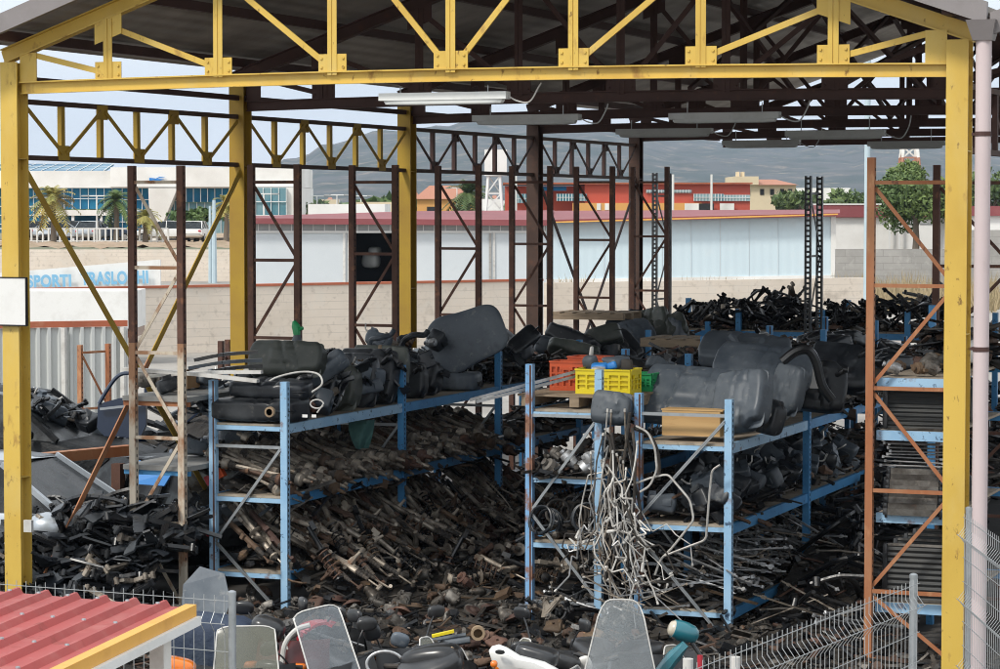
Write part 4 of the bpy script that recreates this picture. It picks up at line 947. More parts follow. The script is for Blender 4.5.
fill('bright blue plastic part on top of the yellow crate','cyan',(5.27,2.60,cz+.27),(.18,.14,.08),1,'plastic_part')
fill('second bright blue part in the yellow crate, nearer the blue post','cyan',(5.40,2.62,cz+.28),(.12,.12,.08),2,'plastic_part')
fill('grey rag heaped over the yellow crate','tank',(5.42,2.70,cz+.31),(.28,.2,.12),3,'rag','rag')
fill('brown round part at the right of the yellow crate load','rubber',(5.54,2.66,cz+.28),(.12,.12,.14),4,'plastic_part')
fill('grey round part at the left of the yellow crate load','tank',(5.13,2.74,cz+.29),(.14,.12,.16),5,'plastic_part')
fill('pale grey shell in the middle of the yellow crate load','offw',(5.30,2.50,cz+.25),(.16,.08,.05),6,'plastic_part')
fill('white flat shard standing in the amber crate','offw',(5.07,2.9,cz+.34),(.05,.03,.22),7,'plastic_part')
# dark canister hanging off the corner of the middle rack
tank('jerry_can','dark grey canister resting on the corner between the middle and right racks','canister',TRS(at(612,408,Y=2.0),(R_(80),.1,.1)),61,.40,.33,.22,'tank',neck=False)
for (u0,v0,u1,v1,lab) in ((470,400,578,371,'upper silver rail sticking out left of the orange crates'),(476,402,577,376,'lower silver rail sticking out left of the orange crates')):
    a=at(u0,v0,Y=1.9); b=at(u1,v1,Y=2.55); m=MB(); m.bar(a,b,.02,.03); solo('metal_rail',m,M['silver'],lab,'rail',None,False,a)
# --- top of the right rack
ZC=1.98
tank('fuel_tank','big grey tank with a diagonal rib behind the light wooden box','tank',TRS(at(688,396,Y=3.15),(R_(42),.06,.05)),71,.98,.72,.24,'tank',neck=False)
tank('fuel_tank','grey rounded tank leaning behind the right front post of the right blue rack','tank',TRS(at(742,401,Y=2.50),(R_(66),-.16,-.30)),72,.60,.62,.26,'tank',neck=False)
tank('fuel_tank','large grey tank lying across the right rack top behind the leaning one','tank',TRS(at(764,368,Y=4.0),(R_(32),.1,.1)),73,1.05,.66,.22,'tank',neck=False)
tank('fuel_tank','narrow grey tank standing on edge right of the large grey tanks','tank',TRS(at(788,390,Y=3.45),(R_(80),.1,-.6)),74,.42,.52,.15,'tank',neck=False)
tank('fuel_tank','small dark tank with a tan cap at the edge of the right rack top','tank',TRS(at(770,417,Y=2.95),(R_(75),.1,-.5)),75,.30,.36,.2,'plastic',neck=False)
m=MB(); m.lathe([(0,.035),(.05,.035),(.055,.025)],12,None,'Z'); solo('tank_cap',m,M['offw'],'tan screw cap on the small dark tank at the rack edge','cap',None,True).matrix_world=TRS(at(769,415,Y=2.84),(R_(80),0,-.4))
tank('fuel_tank','black tank behind the black arch on the right rack top','tank',TRS(at(818,386,Y=4.6),(R_(70),.1,.2)),76,.62,.56,.22,'plastic')
tank('fuel_tank','black lumpy tank at the end of the right rack top','tank',TRS(at(840,368,Y=5.5),(R_(60),.1,.2)),77,.66,.56,.24,'plastic')
tank('fuel_tank','blue grey flat tank behind the large grey tanks','tank',TRS(at(745,352,Y=5.2),(R_(25),.1,.1)),78,1.0,.6,.24,'tank',neck=False)
o=hose('black plastic arch bent over the right rack top',[at(782,362,Y=3.5),at(795,352,Y=3.55),at(808,350,Y=3.6),at(816,362,Y=3.65),at(822,385,Y=3.7),at(832,400,Y=3.75)],.05,'blackg','wheel_arch','wheel arch')
hose('pale blue grey hose standing up among the tanks on the right rack',[at(742,358,Y=5.0),at(735,343,Y=5.0),at(729,336,Y=5.0)],.05,'tank')
m=MB()
a=at(662,410,Y=2.22); b=at(720,437,Y=2.22); t=thing('wooden_box','light plywood box behind the grey bar of the right blue rack','box',(a.x,2.22,b.z))
x0,x1,z0,z1=a.x,b.x,b.z,a.z
for q in (((x0,2.22,z0),(x1,2.235,z1)),((x0,2.44,z0),(x1,2.455,z1)),((x0,2.235,z0),(x0+.015,2.44,z1)),((x1-.015,2.235,z0),(x1,2.44,z1)),((x0+.015,2.235,z0),(x1-.015,2.44,z0+.012))): MB().bb(*q).build('panel',M['wood'],t)
MB().bb((x0-.006,2.214,z1+.001),(x1+.03,2.462,z1+.014)).build('lid',M['wood'],t)
for i in range(26):
    x,y=U(4.8,6.7),U(5.6,13.8); z=(2.27 if x<5.5 else 2.02)+.14+.12*rng.random()
    tank('fuel_tank','dark plastic tank on the racks deep in the shed','tank',TRS((x,y,z),(U(-.4,.4),U(-.3,.3),U(0,3))),100+i,U(.45,.8),U(.35,.6),U(.16,.28),'plastic','dark tanks deep in the shed',neck=False)
for i in range(20):
    x,y=U(1.4,2.05),U(8.2,16.5); tank('fuel_tank','dark plastic tank stacked deep along the top of the left rack','tank',TRS((x,y,ZA+.22+.2*rng.random()),(U(-.5,1.3),U(-.5,.5),U(-1.5,1.5))),140+i,U(.55,.85),U(.4,.62),U(.18,.3),('plastic','tankgreen','plastic','tank')[i%4],'black tanks deep along the top of the left rack',neck=False)

# --- bundle of pale pipes hanging between the racks
def hp(i):
    r2=random.Random(300+i); x=5.68+r2.gauss(0,.10); y=1.90+r2.uniform(-.12,.06); z=min(2.3,r2.uniform(.95,2.0)+(.5 if i%5==0 else 0)); P=[V((x,y,z))]
    n=r2.randint(5,9); dr=r2.uniform(-.03,.05)
    ze=r2.uniform(.35,.9)
    for k in range(n):
        st=(z-ze)/n; sw=.05+.09*(k/n)
        P.append(P[-1]+V((r2.uniform(-sw,sw)+dr,r2.uniform(-.05,.05),-st*r2.uniform(.5,1.5))))
        if r2.random()<.45: P.append(P[-1]+V((r2.uniform(-.15,.15),r2.uniform(-.06,.06),r2.uniform(-.06,.08))))
    o=thing('air_conditioning_pipe','pale bent metal pipe in the tangle hanging between the middle and right racks','pipe',P[0],'pale pipes hanging between the middle and right racks')
    m=MB(); m.tube(round_path(P,.013),r2.choice((.005,.006,.008,.009)),6); 
    m.build('tube',M[('alu','alu','silver','offw','steel','alu','rubber','alu','steel')[i%9]],o,True)
    for q in (0,-1): 
        m=MB(); d=(P[1]-P[0]) if q==0 else (P[-1]-P[-2]); m.T=aim(P[q],d); m.lathe([(-.015,.012),(.015,.014),(.02,.008)],8); m.T=None
        m.build('fitting',M['alu'],o,True)
    if i%4==0: m=MB(); m.T=aim(P[len(P)//2],P[len(P)//2]-P[len(P)//2-1]); m.lathe([(-.05,.008),(-.04,.018),(.04,.018),(.05,.008)],8); m.T=None; m.build('hose_sleeve',M['offw'],o,True)
    return o
for i in range(50): hp(i)
for i in range(5):
    r2=random.Random(700+i); x=5.60+r2.uniform(0,.32); P=[V((x,1.86,2.2+r2.uniform(-.2,.15)))]
    for k in range(6): P.append(P[-1]+V((r2.uniform(-.05,.06),r2.uniform(-.03,.03),-.24)))
    hose('dark rubber hose hanging in the tangle of pale pipes',P,.016,'rubber')['group']='dark hoses in the tangle of pale pipes'
for k,(pts,lab) in enumerate((([(632,485),(650,478),(668,474),(690,500),(694,520),(672,548),(660,560),(655,575)],'long pale pipe looping right of the tangle across the right rack'),([(720,465),(712,470),(709,500),(706,540),(690,546),(664,556)],'pale pipe hanging from the right rack top down to the tangle'),([(636,426),(648,432),(655,448),(657,470),(650,486),(640,492)],'pale hose curling down from the wooden box'))):
    P=[at(u,v,Y=1.93-.02*k) for u,v in pts]; m=MB(); m.tube(round_path(P,.05,4),.012,7); solo('air_conditioning_pipe',m,M['alu'],lab,'pipe',None,True,P[0])
m=MB(); m.tube(smooth_path([at(634,428,Y=1.95),at(650,436,Y=1.95),at(658,455,Y=1.95),at(659,480,Y=1.97)],5),.02,8); solo('rubber_hose',m,M['rubber'],'thick black hose curling down beside the pale one under the wooden box','hose',None,True)
for i in range(14):
    x=U(5.6,6.3); y=U(1.5,1.9); K_rd.place(aim((x,y,.35+U(0,.25)),(U(-1,1),U(-.3,.3),U(-.9,.3)),0,.6),'thin rod stuck in the foot of the pipe tangle','rod','rods at the foot of the pipe tangle')

# --- radiators
def radiator(i):
    L,H,T=((.60,.40,.05),(.55,.34,.06),(.62,.32,.045))[i%3]; t=bpy.data.objects.new('radiator',None); COL.objects.link(t)
    MB().box((0,0,H/2),(L-.08,T*.7,H-.03)).build('core',M['fin'],t)
    for sx in (-1,1):
        m=MB(); m.sbox((.05,T*1.2,H),.3,12,8,Matrix.Translation((sx*(L/2-.02),0,H/2))); m.tube([(sx*(L/2-.02),0,H*.8),(sx*(L/2-.02),-T,H*.8)],.016,8); m.build('end_tank',M['blackg'],t,True)
    for z in (.008,H-.008): MB().box((0,0,z),(L-.09,T,.016)).build('rail',M['casting'],t)
    return t
K_ra=kind(radiator,3)
for lz,n,lab in ((.62,11,'dusty radiator standing on the lowest blue shelf behind the orange upright'),(1.46,9,'dusty radiator on the second blue shelf behind the orange upright'),(2.23,11,'dusty radiator standing on the third blue shelf behind the orange upright')):
    for k in range(n): K_ra.place(TRS((8.79+U(-.02,.02),1.46+.13*k,lz+.002),(R_(-4)+U(-.06,.06),0,U(-.05,.05)),(1,1,1.05 if lz>2 else 1.35 if lz<1 else .8)),lab,'radiator',lab.replace('dusty radiator','radiators'),0 if lz>2 else k)
for k in range(9): 
    a=(8.79+U(-.04,.04),1.34+U(0,.3),1.90+.03*k); K_rd.place(aim(a,(1,U(-.05,.05),U(-.02,.02)),0,.62),'silver tube lying flat on the radiators of the second shelf','rod','silver tubes on the second shelf behind the orange upright',0)
for k in range(8): K_ra.place(TRS((8.79,1.6+.02*k,1.46+.02+.052*k),(R_(90),0,0),(1,1,1)),'radiator lying flat in the stack on the second blue shelf','radiator','radiators lying flat on the second blue shelf',1)
for k in range(12): (K_cs if k%2 else K_al).place(TRS((U(8.5,9.1),U(1.4,2.6),2.72+.08),(U(-.5,.5),U(-.5,.5),U(0,6)),.9),'brown part on the highest shelf behind the orange upright','engine part','brown parts on the highest shelf behind the orange upright')
tank('fuel_tank','dull white container standing behind the corner column on the highest shelf','container',TRS((8.95,3.0,3.0),(R_(80),0,.1)),91,.2,.45,.2,'offw',neck=False)
heap('scrap_metal','dark parts deep on the radiator shelves',8.45,9.12,2.9,3.85,fl(2.75,.45),200,.3)

# small marks and oddments among the tanks
m=MB(); m.lathe([(-.02,.055),(.02,.055),(.02,.035),(-.02,.035)],14,None,'Y'); solo('brass_ring',m,M['tan'],'tan ring fitting on the front of the flat black tank','ring',None,True).matrix_world=TRS(at(270,412,Y=1.64),(0,0,0))
m=MB(); m.tube([(.07*math.cos(k*.45),.0,.045*math.sin(k*.45)) for k in range(15)]+[(.0,-.0,-.09)],.008,6); solo('cable_loop',m,M['offw'],'small white cable loop on the second black tank behind the left blue post','cable',None,True).matrix_world=TRS(at(317,404,Y=1.72),(0,0,.2))
for (u,v,w2,lab) in ((305,416,.06,'small white sticker on the flat black tank, the one nearer the left blue post'),(314,416,.05,'small white sticker on the flat black tank, the one farther from the left blue post')):
    p=at(u,v,Y=1.67); solo('sticker',MB().box(p,(w2,.004,.03)),M['white'],lab,'sticker')
m=MB(); m.grid(8,8,lambda a,b:((a-.5)*.30*(1-.55*b*b),.05*math.sin(a*7+b*3),-.32*b)); m.grid(8,8,lambda a,b:((a-.5)*.30*(1-.55*b*b),.05*math.sin(a*7+b*3)+.008,-.32*b)); M['tealcloth']=pm('dark_teal_cloth',(.05,.13,.12),.8,spots=[((.09,.2,.18),9,.5,.7,.6)]); solo('hanging_cloth',m,M['tealcloth'],'dark teal cloth hanging under the top shelf of the left blue rack','cloth',None,True).matrix_world=TRS(at(362,420,X=2.0),(0,0,.6))
t=thing('reflector_box','red and orange box lying on the middle shelf at the left front post','box',at(217,478,Y=2.0)); p=at(213,478,Y=2.0)
MB().box(p,(.16,.08,.10),Euler((0,-.5,0)).to_matrix()).build('red_half',M['red'],t); MB().box(p+V((.09,0,.055)),(.08,.078,.10),Euler((0,-.5,0)).to_matrix()).build('orange_half',M['crate_o'],t)
m=MB(); m.prism([(-.1,-.05),(.1,-.05),(.12,.05),(-.08,.06)],.03); solo('white_bracket',m,M['offw'],'white bracket standing on the grey tank row beside the black arch','bracket').matrix_world=TRS(at(813,378,Y=4.0),(R_(80),R_(80),.2))

heap('scrap_metal','dark torn car body parts outside the left side of the shed',-4.2,-.15,4.6,11.5,lambda x,y:.75+.5*nz2(x,y,.8)+.10*(y-4.6),900,.5,(1.2,2.6),mats=[M['blkiron'],M['plastic'],M['carblue'],M['scrapdk'],M['core']])

# smaller parts jammed between the tanks
for i in range(74):
    x,y=U(1.38,2.1),U(2.5,8.4); K=(K_hb,K_du,K_ca,K_al)[i%4]; lab,cat=(('black plastic housing jammed between the tanks on the left rack top','housing'),('bent black plastic strip between the tanks on the left rack top','strip'),('black arm thrown on the tanks of the left rack top','suspension arm'),('small greasy unit between the tanks on the left rack top','engine part'))[i%4]
    K.place(TRS((x,y,ZA+.10+U(.05,.62)*(1 if x<1.9 else .6)),(U(-.9,.9),U(-.9,.9),U(0,6.3)),U(.55,1.0)),lab,cat,lab.replace('on the','along the')+' (all)' if False else 'small parts jammed between the tanks on the left rack: '+cat)
for i in range(84):
    x,y=U(5.0,6.75),U(3.6,9.5); K=(K_hb,K_du,K_ca,K_al)[i%4]; lab,cat=(('black plastic housing thrown among the tanks on the right rack top','housing'),('bent black plastic strip among the tanks on the right rack top','strip'),('black arm among the tanks on the right rack top','suspension arm'),('small greasy unit among the tanks on the right rack top','engine part'))[i%4]
    z=(2.27 if x<5.5 else 1.98)+.08+U(.05,.42); K.place(TRS((x,y,z),(U(-.9,.9),U(-.9,.9),U(0,6.3)),U(.6,1.1)),lab,cat,'small parts thrown among the tanks on the right rack: '+cat)
# ------------------------------------------------------------------ red canopy in the lower left corner
P1=at(191,608,Z=2.25); P0=at(-60,586,Z=2.25); P2=at(55,674,Z=2.25)
e1=(P0-P1); w_=e1.length; e1.normalize(); e2=(P2-P1).normalized(); e2=(e2-e1*e2.dot(e1)*.0).normalized()
can=thing('canopy','low canopy of red ribbed sheet with an orange edge beside the wire fence','canopy',(P1.x,P1.y,0))
LW,LL=4.6,3.2; pitch=.19
prof=[]; x=0.
while x<LW:
    prof+=[(x,0),(x+.105,0),(x+.130,.030),(x+.150,.030),(x+.182,0)]; x+=pitch
prof+=[(x,0)]
m=MB()
for k in range(len(prof)-1):
    (a,ha),(b,hb)=prof[k],prof[k+1]
    if b-a<1e-6: continue
    p=[P1+e1*(a+.02)+V((0,0,ha)),P1+e1*(b+.02)+V((0,0,hb))]
    q=[t+e2*LL for t in p]; dz=V((0,0,.006))
    if k%5==2:
        for s_ in (.12,.75,1.4,2.0): c_=(p[0]+p[1])/2+e2*s_; m.m=1; m.lathe([(-.002,.012),(.007,.010)],7,Matrix.Translation(c_),'Z'); m.m=0
    m.add([p[0],p[1],q[1],q[0],p[0]-dz,p[1]-dz,q[1]-dz,q[0]-dz],[(0,1,2,3),(7,6,5,4),(0,4,5,1),(3,2,6,7)])
m.build('roof_sheet',[M['redroof'],M['galv']],can)
nrm=V((e2.y,-e2.x,0)); 
if nrm.dot(e1)>0: nrm=-nrm
def strip(o0,o1,z0,z1,mt,nm,back=LL):
    m=MB(); A=P1+nrm*o0;B=P1+nrm*o1
    vs=[]
    for zz in (z0,z1):
        for q in (A,B): vs+= [q+V((0,0,zz)),q+e2*back+V((0,0,zz))]
    m.add(vs,[(0,1,3,2),(4,6,7,5),(0,4,5,1),(2,3,7,6),(0,2,6,4),(1,5,7,3)]); m.build(nm,M[mt],can)
strip(-.03,.03,-.045,.02,'fasc_o','fascia'); strip(.031,.055,-.085,-.040,'white','edge_trim')
strip(-.06,-.031,-.09,-.01,'galv','beam')
for f in (.25,1.6,2.9):
    q=P1+e2*f-nrm*.08; MB().bb((q.x-.04,q.y-.04,0),(q.x+.04,q.y+.04,2.17)).build('post',M['offw'],can)
for f in (1.0,2.0,3.0,4.2):
    q=P1+e1*f+e2*.25; MB().bb((q.x-.03,q.y-.03,0),(q.x+.03,q.y+.03,2.2)).build('post',M['offw'],can)
m=MB(); m.bar(P1+e1*.1+e2*.25+V((0,0,-.045)),P1+e1*4.4+e2*.25+V((0,0,-.045)),.05,.07); m.build('beam',M['galv'],can)

# ------------------------------------------------------------------ wire fences
def fence(label,A,B,posts,top=2.0,sp=.07,bend=None,pr=.024,spz=.2):
    """A, B: ground points; posts: fractions with a post"""
    t=thing('wire_fence',label,'fence',A); d=(B-A); L=d.length; d.normalize(); n_=V((-d.y,d.x,0))
    if n_.dot(CAM-A)<0: n_=-n_
    prof=[(top+.03,0),(top-.07,0),(top-.13,.045),(top-.19,0),(top-.55,0),(top-.61,.045),(top-.67,0),(top-1.05,0),(top-1.11,.045),(top-1.17,0),(.08,0)]
    m=MB(); k=0; x=.03
    while x<L:
        P=[A+d*x+n_*o+V((0,0,z)) for z,o in prof]; m.tube(P,.0026,4,False); x+=sp
    for z,o in ((top,0),(top-.13,.045),(top-.30,0),(top-.48,0),(top-.61,.045),(top-.78,0),(top-.96,0),(top-1.11,.045),(top-1.3,0),(top-1.5,0),(top-1.7,0),(.1,0)):
        m.tube([A+n_*(o+.006)+V((0,0,z)),B+n_*(o+.006)+V((0,0,z))],.0028,4,False)
    m.build('wire_panel',M['wire'],t)
    for f,ht in posts:
        q=A+d*(L*f)-n_*.035; m=MB(); m.tube([q,q+V((0,0,ht))],pr,10); m.lathe([(ht,pr*1.08),(ht+.02,pr*1.08),(ht+.028,pr*.5)],10,Matrix.Translation((q.x,q.y,0)),'Z'); m.build('fence_post',M['galv'],t,True)
    return t
def g0(p): return V((p.x,p.y,0))
a=at(229,601,Z=2.0); b=at(-40,581,Z=2.0)
fence('bent wire mesh fence with a grey post running behind the red canopy',g0(a),g0(b),[(0.,2.03),(1.,2.03)])
a=at(919,583,Z=2.0); b=at(640,690,Z=2.0)
fence('bent wire mesh fence crossing in front of the orange upright',g0(a),g0(b),[(0.,2.03),(1.,2.03)])
a=at(964,517,Z=2.0); b=at(1035,566,Z=2.0)
fence('bent wire mesh fence behind the pink downpipe with a post at the corner column',g0(a),g0(b),[(0.,2.05),(1.,2.03)])

# ------------------------------------------------------------------ scooters
def scooter(label,x,y,yaw,body,scr,scw,sch,sct,lean=.0,seat='blackg',zt=1.4,rake=.45,mirrors=True,headmat='lampw'):
    """zt: height of the top of the windscreen; scw bottom width, sct top width, sch screen height. local +X is forward"""
    t=thing('motor_scooter',label,'scooter',(x,y,0)); t.rotation_euler=(lean,0,yaw)
    def P(m,name,mt,sm=True): 
        o=bpy.data.objects.new(name,m.mesh(name,mt,sm)); COL.objects.link(o); o.parent=t; return o
    zb=zt-sch
    m=MB(); nx,ny=10,10
    def scf(o):
        def f(a,b):
            wv=scw+(sct-scw)*b; s=(a-.5)*2; r=1-max(0,b-.80)/.20*.09*abs(s)**5   # rounded top corners
            yy=s*wv/2; return (.34-rake*sch*b-.55*yy*yy/.25*.25+o, yy, zb+sch*b*r)
        return f
    m.grid(nx,ny,scf(0)); m.grid(nx,ny,scf(-.005)); P(m,'windscreen',scr)
    m=MB(); f=scf(.001); pts=[f(0,k/10) for k in range(11)]+[f(k/10,1) for k in range(1,11)]+[f(1,1-k/10) for k in range(1,11)]; m.tube(pts,.006,5); P(m,'screen_edge',M['offw'])
    # front fairing: a tapered shield with a nose
    def fair(a,b):
        s=(a-.5)*2; zz=.32+(zb+.06-.32)*b; wv=.20+.16*math.sin(min(1,b*1.15)*math.pi*.62); fx=.30+.16*math.sin(b*2.2)*(1-s*s*.7)-.10*s*s-.10*b
        return (fx,s*wv,zz)
    m=MB(); m.grid(12,12,fair); m.grid(12,12,lambda a,b:tuple(V(fair(a,b))+V((-.02,0,0)))); P(m,'front_fairing',body)
    m=MB(); m.sbox((.12,.22,.13),.6,14,9,Matrix.Translation((.42,0,zb-.13))); P(m,'headlight',M[headmat])
    for s in (-1,1):
        m=MB(); m.sbox((.10,.12,.06),.6,12,8,Matrix.Translation((.36,.19*s,zb-.12))); P(m,'indicator',M['amber'])
    zh=zb+.02
    m=MB(); m.tube(smooth_path([(.02,-.36,zh-.02),(.06,-.26,zh+.0),(.12,0,zh-.03),(.06,.26,zh),(.02,.36,zh-.02)],4),.013,7); P(m,'handlebar',M['blackg'])
    for s in (-1,1):
        m=MB(); m.tube([(.01,.27*s,zh-.01),(.0,.40*s,zh-.02)],.019,9); P(m,'grip',M['rubber'])
        m=MB(); m.tube([(.08,.22*s,zh),(.15,.33*s,zh-.03)],.008,5); P(m,'brake_lever',M['silver'])
        if mirrors:
            m=MB(); m.tube(smooth_path([(.06,.22*s,zh),(.05,.28*s,zh+.12),(.04,.33*s,zh+.19)],3),.007,6); m.sbox((.05,.15,.10),.65,14,9,TRS((.03,.37*s,zh+.22),(0,.1,-.2*s))); P(m,'mirror',M['blackg'])
    m=MB(); m.tube([(.12,0,zh-.03),(.33,0,.62)],.03,8)
    for s in (-1,1): m.tube([(.33,.07*s,.62),(.50,.07*s,.26)],.017,7)
    P(m,'fork',M['steel'])
    def wheel(xc):
        m=MB(); P0=[(xc+.21*math.cos(k*math.pi/12),0,.25+.21*math.sin(k*math.pi/12)) for k in range(25)]; m.tube(P0,.045,8); o=P(m,'wheel',M['tyre'])
        m=MB(); m.lathe([(-.03,.02),(-.03,.17),(.03,.17),(.03,.02)],16,Matrix.Translation((xc,0,.25)),'Y'); r=bpy.data.objects.new('rim',m.mesh('rim',M['silver'],True)); COL.objects.link(r); r.parent=o
    wheel(.50); wheel(-.80)
    m=MB(); m.grid(10,6,lambda a,b:(.50+.29*math.cos(2.6-2.4*a),(b-.5)*.16*(1-.3*abs(2*a-1)),.25+.29*math.sin(2.6-2.4*a)-.05*abs(b-.5))); P(m,'front_fender',body)
    m=MB(); m.sbox((.55,.34,.06),.4,16,8,Matrix.Translation((-.05,0,.30))); P(m,'footboard',M['blackg'])
    m=MB(); m.sbox((.95,.34,.42),.55,20,12,TRS((-.68,0,.55),(0,.10,0))); P(m,'rear_body',body)
    m=MB(); m.sbox((.85,.30,.14),.55,20,10,TRS((-.62,0,.82),(0,.06,0)),lambda p:V((p.x,p.y,p.z+(.06 if p.x<-.05 else 0)))); P(m,'seat',M[seat])
    m=MB(); m.sbox((.06,.22,.09),.5,12,8,Matrix.Translation((-1.15,0,.70))); P(m,'tail_light',M['red'])
    m=MB(); m.lathe([(-.2,.03),(-.17,.06),(.18,.06),(.2,.02)],10,TRS((-.75,-.2,.33),(0,.15,0))); P(m,'exhaust',M['steel'])
    return t
CY=R_(-90)+TH        # facing the camera
def sp(u,D): q=at(u,640,D=D); return q.x,q.y
x,y=sp(347,18.6); scooter('dark scooter with a clear rounded windscreen, between the olive screen and the black seat',x,y,CY+.35,M['carblack'],M['screen'],.36,.46,.34,lean=.18,zt=1.46,rake=.55)
x,y=sp(622,18.4); scooter('scooter with a tall pale clear windscreen below the tangle of pipes',x,y,CY-.1,M['carsilver'],M['screen2'],.56,.62,.27,zt=1.52,rake=.35,mirrors=False)
x,y=sp(246,18.3); scooter('dark scooter with an olive tinted windscreen beside the fence post',x,y,CY+.1,M['carblack'],M['screeno'],.46,.34,.40,zt=1.36,rake=.4,mirrors=False)
# white scooter seen from the side, only its tail and seat reach the frame
x,y=sp(520,18.2); scooter('white scooter with a black seat and an orange indicator, between two windscreens',x+.25,y-.3,CY+1.25,M['white'],M['screen'],.34,.18,.26,zt=1.13,mirrors=False)
x,y=sp(433,18.6); o=scooter('scooter of dark grey plastic with a wide black seat, right of the clear windscreen',x,y-.1,CY+2.5,M['blackg'],M['screen'],.3,.16,.2,zt=1.12,mirrors=False)
# loose scooter parts on top of them
def sp3(u,v,D): return at(u,v,D=D)
m=MB(); P=[sp3(300,640,18.9),sp3(303,630,18.9),sp3(312,624,18.95),sp3(325,622,19),sp3(334,625,19)]; Q=smooth_path(P,4)
for i in range(len(Q)-1): m.bar(Q[i],Q[i+1],.14,.02)
solo('scooter_fender',m,M['red'],'red curved plastic fender left of the clear windscreen','fender')
m=MB(); m.tube(smooth_path([sp3(282,664,18.7),sp3(285,644,18.7),sp3(296,630,18.7),(sp3(310,625,18.7))],5),.02,8); solo('grey_trim_arc',m,M['offw'],'pale grey curved trim left of the red fender','trim',None,True)
m=MB(); c=sp3(385,664,18.2); m.tube([c+RT*(.13*math.cos(k*.2618))+UPV*(.09*math.sin(k*.2618)) for k in range(25)],.011,7); solo('headlight_ring',m,M['silver'],'silver ring of a headlight below the clear windscreen','ring',None,True)
m=MB(); c=sp3(430,664,18.0)
m.sbox((.46,.30,.16),.5,20,12,None,lambda p:V((p.x,p.y,p.z*(1+.4*p.x))))
o=solo('loose_saddle',m,M['blackg'],'loose black scooter seat tilted up beside the clear windscreen','seat',None,True); o.matrix_world=TRS(c+V((0,0,-.03)),(.35,-.35,.5))
t=thing('fork_leg','grey fork tube with a pale ring clamp lying above the black seat','fork',sp3(430,643,19.5))
m=MB(); m.tube([sp3(418,648,19.5),sp3(470,640,19.5)],.028,9); m.tube([sp3(424,642,19.6),sp3(466,635,19.6)],.018,8); m.build('tube',M['tank'],t,True)
c=sp3(478,633,19.5); m=MB(); m.lathe([(-.04,.055),(.04,.055),(.04,.035),(-.04,.035)],14,aim(c,-FW)); m.build('clamp',M['tan'],t,True)
m=MB(); m.bar(sp3(432,636,19.7),sp3(454,631,19.7),.05,.02); solo('yellow_strip',m,M['crate_y'],'small yellow strip on the grey fork tube','strip')
# teal cowl and mirror right of the tall windscreen
M['lampglass']=pm('beige_lamp_lens',(.55,.50,.40),.15,coat=.6)
t=thing('scooter_cowl','teal glossy scooter cowl with a beige lamp right of the tall windscreen','cowl',sp3(685,650,18.6))
c=sp3(684,632,18.6)
m=MB(); m.lathe([(a_*.8,r_*.78) for a_,r_ in [(-.12,.05),(-.11,.085),(-.06,.098),(.02,.098),(.08,.088),(.12,.066),(.14,.03),(.145,.008)]],18,aim(c,RT*1-UPV*.35+FW*.25)); m.build('cowl',M['teal'],t,True)
c2=c-(RT*1-UPV*.35+FW*.25).normalized()*.09; m=MB(); m.lathe([(-.03,.03),(-.02,.05),(.0,.061),(.02,.063)],16,aim(c2,RT*1-UPV*.35+FW*.25)); m.build('lamp',M['lampglass'],t,True)
MF2=Matrix((RT,UPV,-FW)).transposed().to_4x4(); o1=sp3(670,660,18.4); m=MB(); m.slab([((u-670)*.00715,-(v-660)*.00715) for u,v in ((683,641),(688,646),(680,660),(668,674),(650,680),(656,668),(668,652))],.10,Matrix.Translation(o1)@MF2,.03); m.build('side_panel',M['teal'],t,True)
m=MB(); m.tube([sp3(690,640,18.6),sp3(700,655,18.6),sp3(704,664,18.6)],.015,7); m.build('stem',M['blackg'],t,True)
# small white plastic scraps and panels in front
for (u,v,D,w2,h2,mt,lab) in ((700,664,17.5,.05,.12,'red','slim red post stub in front of the fence at the teal cowl'),(688,666,17.4,.09,.10,'offw','white plastic stub beside the teal cowl'),(735,664,17.6,.09,.10,'offw','white plastic stub right of the slim red one')):
    q=sp3(u,v,D); m=MB(); m.tube([q-V((0,0,h2)),q+V((0,0,h2*.5))],w2*.4,10); solo('plastic_stub',m,M[mt],lab,'stub',None,True)
m=MB(); m.prism([(-.22,-.3),(.2,-.3),(.25,.0),(.14,.26),(-.12,.3),(-.25,.1)],.02,None,.5); solo('seat_back',m,M['tank'],'dark grey plastic shell leaning at the foot of the left blue rack post','shell').matrix_world=TRS(at(207,598,Y=.3),(R_(75),.1,.2))
m=MB(); m.sbox((.8,.5,.55),.5,22,14,None,lambda p:p*(1+.15*noise.noise(p*5))); 
o=solo('covered_bundle',m,pm('dark_blue_tarp',(.025,.04,.075),.6,spots=[((.06,.08,.11),6,.5,.7,.7)],bump=(12,.5,.03)),'dark blue wrapped bundle behind the wire fence at the canopy corner','bundle',None,True); o.matrix_world=TRS(at(210,650,D=19),(0,.2,.4))
m=MB(); m.sbox((.26,.2,.14),.6,16,10); solo('orange_bucket_lid',m,M['amber'],'orange plastic piece low behind the fence at the canopy corner','plastic part',None,True).matrix_world=TRS(at(176,668,D=16.5),(0,.2,.4))
m=MB(); m.sbox((.48,.40,.34),.85,22,14,None,lambda p:V((p.x,p.y,p.z*(1-.35*(p.x/.23))))); solo('silver_fairing',m,M['carsilver'],'silver rounded fairing on the heap right of the left yellow column','fairing',None,True).matrix_world=TRS(at(52,528,Y=.95),(.1,-.25,.5))

